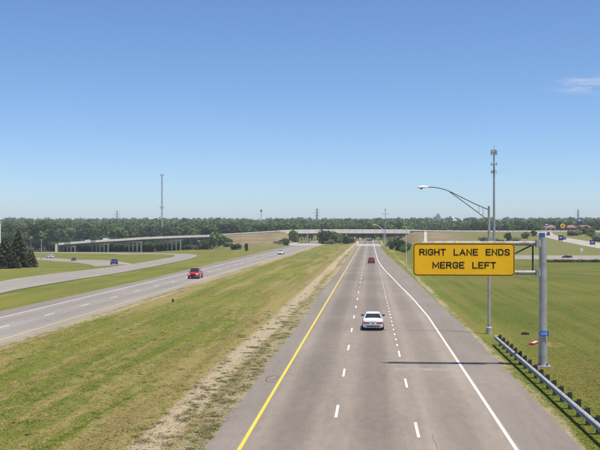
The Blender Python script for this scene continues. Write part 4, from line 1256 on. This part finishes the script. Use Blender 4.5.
# conifers at the left edge
cA, cB, cC = conifer_proto(31, 8.4, 2.7, 5200), conifer_proto(32, 7.0, 2.6, 4600), conifer_proto(33, 4.4, 2.2, 3000)
plant(cA, (-90.5, 234, gz(-89.5, 234)), 9.6, .4, 'tallest dark conifer at the left picture edge', 'conifer', None, .92)
plant(cB, (-92.0, 229, gz(-92, 229)), 7.8, 1.4, 'dark conifer left of the tallest one, cut by the picture edge', 'conifer', None, 1.15)
plant(cC, (-88.0, 236, gz(-88, 236)), 4.6, 2.0, 'low rounded dark conifer right of the tallest one', 'conifer', None, .85)
plant(cB, (-92.3, 239, gz(-92.3, 239)), 8.6, 2.6, 'dark conifer tucked behind the tallest one', 'conifer', None, 1.1)
plant(cC, (-89.6, 227, gz(-89.6, 227)), 4.5, 3.1, 'low dark conifer in front of the tallest one', 'conifer', None, 1.15)

B0, B1, B2 = bushes
sh = [  # (proto, x, y, h, label, wide)
 (B1, -26.5, 556, 8.6, 'largest dark bush in the median before the overpass', 1.05), (B0, -20.6, 552, 7.2, 'mid green bush right of the largest median bush', 1.0),
 (B1, -15.0, 556, 5.4, 'lower bush at the right end of the median clump', 1.1), (B0, -11.0, 562, 3.6, 'small bush closest to the northbound road in the median', 1.2),
 (B2, -24, 546, 3.0, 'low pale shrub in front of the median clump', 1.4),
 (B0, -45.8, 556, 8.6, 'slim young tree against the left end of the overpass', .62), (B0, -48.5, 530, 4.0, 'low green shrub left of the southbound parapet', 1.3),
 (B2, -50.5, 515, 3.0, 'low pale shrub beside the southbound shoulder', 1.3), (B0, -46.2, 512, 2.4, 'smallest green shrub by the white parapet', 1.4),
 (B1, 12.4, 392, 5.2, 'round dark bush right of the northbound shoulder', .95), (B0, 15.2, 386, 4.0, 'green bush on the right of the round dark one', .95),
 (B1, 9.6, 410, 4.2, 'bush on the left of the round dark one', .85), (B0, 13.6, 370, 2.6, 'low bush in front of the round dark one', 1.2),
 (B0, -90.0, 541, 9.6, 'big green bush at the right end of the flyover', 1.0), (B1, -98.0, 552, 6.0, 'dark bush under the end of the flyover', 1.2),
 (B0, -82.5, 523, 7.0, 'green bush between the flyover and the tan bank', 1.05), (B1, -75.0, 490, 3.6, 'low dark bush at the foot of the tan bank', 1.4),
 (B0, -66.5, 462, 3.0, 'lowest bush of the row at the foot of the tan bank', 1.6), (B2, -106.0, 566, 3.4, 'pale shrub below the flyover columns', 1.6),
 (B0, -113.0, 577, 3.6, 'green shrub in front of the last flyover pier', 1.6),
 (B1, -53.7, 402, 3.7, 'narrow dark upright shrub on the verge before the tan bank', .40),
 (B0, -209.5, 586, 7.0, 'bush hiding the low end of the flyover', 1.0), (B1, -215, 583, 7.6, 'dark bush left of the low end of the flyover', 1.0),
 (B0, -203.5, 583, 4.2, 'small green bush at the foot of the flyover end wall', 1.0),
 (B2, -193, 589, 3.0, 'pale shrub beneath the low end of the flyover', 1.3), (B2, -176, 590, 2.6, 'pale shrub beside the second flyover pier', 1.4),
 (B2, 64.8, 532, 3.4, 'pale shrub left of the monopole foot', 1.4), (B2, 71.7, 530, 2.8, 'low pale shrub right of the monopole foot', 1.5),
 (B1, 76.8, 527, 6.2, 'dark pointed tree on the bank beside the monopole', .6), (B2, 80, 527, 3.6, 'pale shrub right of the dark pointed tree', 1.3),
 (B0, 91.0, 551, 3.6, 'green shrub on the bank above the gantry arm', 1.2), (B0, 97.0, 562, 3.4, 'green shrub beside the pale side street', 1.0),
]
for pk, x, y, h, lab, w in sh:
    z = zR(x, y)
    plant(pk, (x, y, z-.1), h, R.uniform(0, 6.28), lab, 'bush' if 'tree' not in lab else 'tree', None, w)
for i in range(34):
    y = R.uniform(500, 584); x = interp([(500, 144), (527, 131), (546, 121), (563, 114.5), (584, 115)], y)+R.uniform(1.5, 24)
    plant(R.choice([B2, B2, B0]), (x, y, zR(x, y)-.1), R.uniform(1.8, 3.6), R.uniform(0, 6), 'pale shrub on the slope right of the side street', 'bush', 'shrubs right of the side street', 1.4)
for i in range(22):     # hedge below the banked ramp
    plant(B0, (77+i*1.6, 426+R.uniform(-2, 2), -6.1), R.uniform(.9, 1.5), R.uniform(0, 6), 'low hedge shrub along the near side of the banked ramp', 'bush', 'hedge along the banked ramp', 2.2)
for src, ph in protos+bushes:
    if id(src) not in used:
        for ch in list(src.children): bpy.data.objects.remove(ch)
        bpy.data.objects.remove(src)

# far woodland, one mass to the horizon, on gently rising ground
def hill(y): return interp([(800, 0), (1100, 5), (1700, 12), (2600, 19), (3600, 20)], y)
hm_ = MB()
hy = [820, 1100, 1400, 1700, 2100, 2600, 3600]
hx = [-2400+i*200 for i in range(25)]
for yy in hy:
    for xx in hx: hm_.v.append((xx, yy, hill(yy)-.3+1.2*math.sin(xx*.004+yy*.002)*(yy > 900)))
for j in range(len(hy)-1):
    for i in range(len(hx)-1):
        a = j*len(hx)+i; hm_.f.append((a, a+1, a+1+len(hx), a+len(hx)))
hm_.build('hills', 'ground', kind='structure')
rng = np.random.default_rng(99)
C, Rr, W_ = [], [], []
def far_rows(Y0, Y1, n, h0, h1, u0=-60, u1=660):
    for i in range(n):
        Y = rng.uniform(Y0, Y1); u = rng.uniform(u0, u1); x = ux(u, Y)
        h = rng.uniform(h0, h1); r = h*.36; z = hill(Y)
        for b in range(5):
            C.append((x+rng.normal()*r*.6, Y+rng.normal()*r*.6, z+h*rng.uniform(.45, .86))); Rr.append(r*rng.uniform(.45, .8))
far_rows(760, 800, 40, 10, 14, -60, 215)
far_rows(780, 1000, 420, 10, 14)
far_rows(1000, 1400, 420, 11, 16)
far_rows(1400, 2000, 480, 12, 18)
far_rows(2000, 3000, 500, 13, 20)
C, Rr = np.array(C), np.array(Rr)
nL = 26*len(C)
k = np.repeat(np.arange(len(C)), 26)
d = rng.normal(size=(nL, 3)); d /= np.linalg.norm(d, axis=1)[:, None]
P = C[k]+d*(Rr[k]*(.6+.45*rng.random(nL)))[:, None]
nrm = d+rng.normal(size=(nL, 3))*.5+np.array([0, 0, .2]); nrm /= np.linalg.norm(nrm, axis=1)[:, None]
a = np.cross(nrm, rng.normal(size=(nL, 3))); a /= np.linalg.norm(a, axis=1)[:, None]
b = np.cross(nrm, a)
s = (Rr[k]*.34*(.6+.8*rng.random(nL)))[:, None]
V = np.stack([P-a*s-b*s*.6, P+a*s*.4-b*s, P+a*s+b*s*.6, P-a*s*.4+b*s], 1).reshape(-1, 3)
link('far_woodland', np_mesh('far_woodland', V, np.arange(4*nL).reshape(-1, 4), 'leaf_far'), None, kind='stuff', label='hazy belt of far woodland along the horizon', category='woodland')

# short rough grass on the near verges
def tufts(name, n, gen, h0, h1, seed):
    rng = np.random.default_rng(seed)
    x, y, hs = gen(rng, n)
    n = len(x)
    nb = 3
    X = np.repeat(x, nb)+rng.normal(size=n*nb)*.04; Y = np.repeat(y, nb)+rng.normal(size=n*nb)*.04
    hh = np.repeat(hs, nb)*rng.uniform(h0, h1, n*nb)
    ang = rng.uniform(0, 2*PI, n*nb); w = rng.uniform(.010, .022, n*nb)*(1+Y/90)
    lean = rng.normal(size=(n*nb, 2))*hh[:, None]*1.7
    z0 = np.array([gz(a_, b_) for a_, b_ in zip(X, Y)])+.003
    px_, py_ = -lean[:, 1], lean[:, 0]
    pl = np.hypot(px_, py_)+1e-6; px_, py_ = px_/pl*w, py_/pl*w
    A_ = np.stack([X-px_, Y-py_, z0], 1); B_ = np.stack([X+px_, Y+py_, z0], 1)
    T = np.stack([X+lean[:, 0], Y+lean[:, 1], z0+hh*.8+.007], 1)
    V = np.stack([B_, T, A_], 1).reshape(-1, 3)
    up = np.cross(T-B_, A_-B_)[:, 2] < 0
    V = V.reshape(-1, 3, 3); V[up] = V[up][:, ::-1]; V = V.reshape(-1, 3)
    return link(name, np_mesh(name, V, np.arange(3*n*nb).reshape(-1, 3), 'blades'), None, kind='stuff', label='short rough grass growing on the verge', category='grass')
def gen_median(rng, n):
    y = 34+rng.exponential(26, n)
    x = rng.uniform(-28.0, -6.75, n)
    keep = x > -.415*y-1
    dirtz = (x > -9.4) & (rng.random(n) < .62)
    keep &= ~dirtz
    cl = .5+.5*np.sin(x*1.7+np.sin(y*.21)*2)*np.sin(y*.33+x)
    return x[keep], y[keep], (.6+.7*cl)[keep]
def gen_field(rng, n):
    y = 36+rng.exponential(26, n)
    x = 8.7+rng.random(n)*(np.maximum(.27*y-6.5, 2.5))
    return x, y, rng.uniform(.6, 1.2, n)
o = tufts('median_grass', 42000, gen_median, .015, .05, 3); o['label'] = 'short rough grass on the median'
o = tufts('verge_grass', 15000, gen_field, .015, .05, 4); o['label'] = 'short rough grass on the right verge and field'

leaf_mat('weed', (0.28, 0.27, 0.10), (0.34, 0.31, 0.13), (0.42, 0.36, 0.19))
def gen_weeds(rng, n):
    k = n//16
    cy = 34+rng.exponential(30, k); cx = np.where(rng.random(k) < .7, -6.75-np.abs(rng.normal(size=k))*1.6, rng.uniform(-27, -8, k))
    rr = rng.uniform(.05, .30, k)
    x = (cx[:, None]+rng.normal(size=(k, 16))*rr[:, None]).ravel(); y = (cy[:, None]+rng.normal(size=(k, 16))*rr[:, None]*1.3).ravel()
    keep = (x > -.415*y-1) & (x < -6.6)
    return x[keep], y[keep], rng.uniform(.7, 1.5, keep.sum())
o = tufts('verge_weeds', 6500, gen_weeds, .03, .08, 6); o['label'] = 'scattered weed clumps in the median and gravel strip'; o['category'] = 'weeds'
o.data.materials[0] = M['weed']

# gravel and clods on the bare strip beside the yellow line
rng = np.random.default_rng(8)
n = 5000
y = 35+rng.random(n)**1.5*110
x = -6.72-np.abs(rng.normal(size=n))*1.25
s = rng.uniform(.012, .045, n)
O = np.array([[1, 0, 0], [-1, 0, 0], [0, 1, 0], [0, -1, 0], [0, 0, 1], [0, 0, -.4]], float)
Fq = np.array([[0, 2, 4], [2, 1, 4], [1, 3, 4], [3, 0, 4], [2, 0, 5], [1, 2, 5], [3, 1, 5], [0, 3, 5]])
V = O[None]*s[:, None, None]*rng.uniform(.6, 1.3, (n, 6, 1))
V += np.stack([x, y, s*.2], 1)[:, None, :]
Q = (Fq[None]+np.arange(n)[:, None, None]*6).reshape(-1, 3)
link('gravel', np_mesh('gravel', V.reshape(-1, 3), Q, 'stone'), None, kind='stuff', label='loose gravel along the inner shoulder edge', category='gravel')

# ------------------------------------------------------------------ haze
hz = MB().box((0, 2650, 31.5), (7400, 6100, 65.0))
me = hz.mesh('haze', 'stone')
me.materials.clear()
hmz = bpy.data.materials.new('haze_air'); hmz.use_nodes = True
nt = hmz.node_tree; nt.nodes.clear()
ou = nt.nodes.new('ShaderNodeOutputMaterial'); pv = nt.nodes.new('ShaderNodeVolumePrincipled')
pv.inputs['Color'].default_value = (0.86, 0.92, 1.0, 1)
pv.inputs['Density'].default_value = 0.00016
pv.inputs['Anisotropy'].default_value = 0.0
nt.links.new(pv.outputs[0], ou.inputs['Volume'])
me.materials.append(hmz)
link('haze', me, None, kind='stuff', label='thin summer haze in the distance', category='haze')
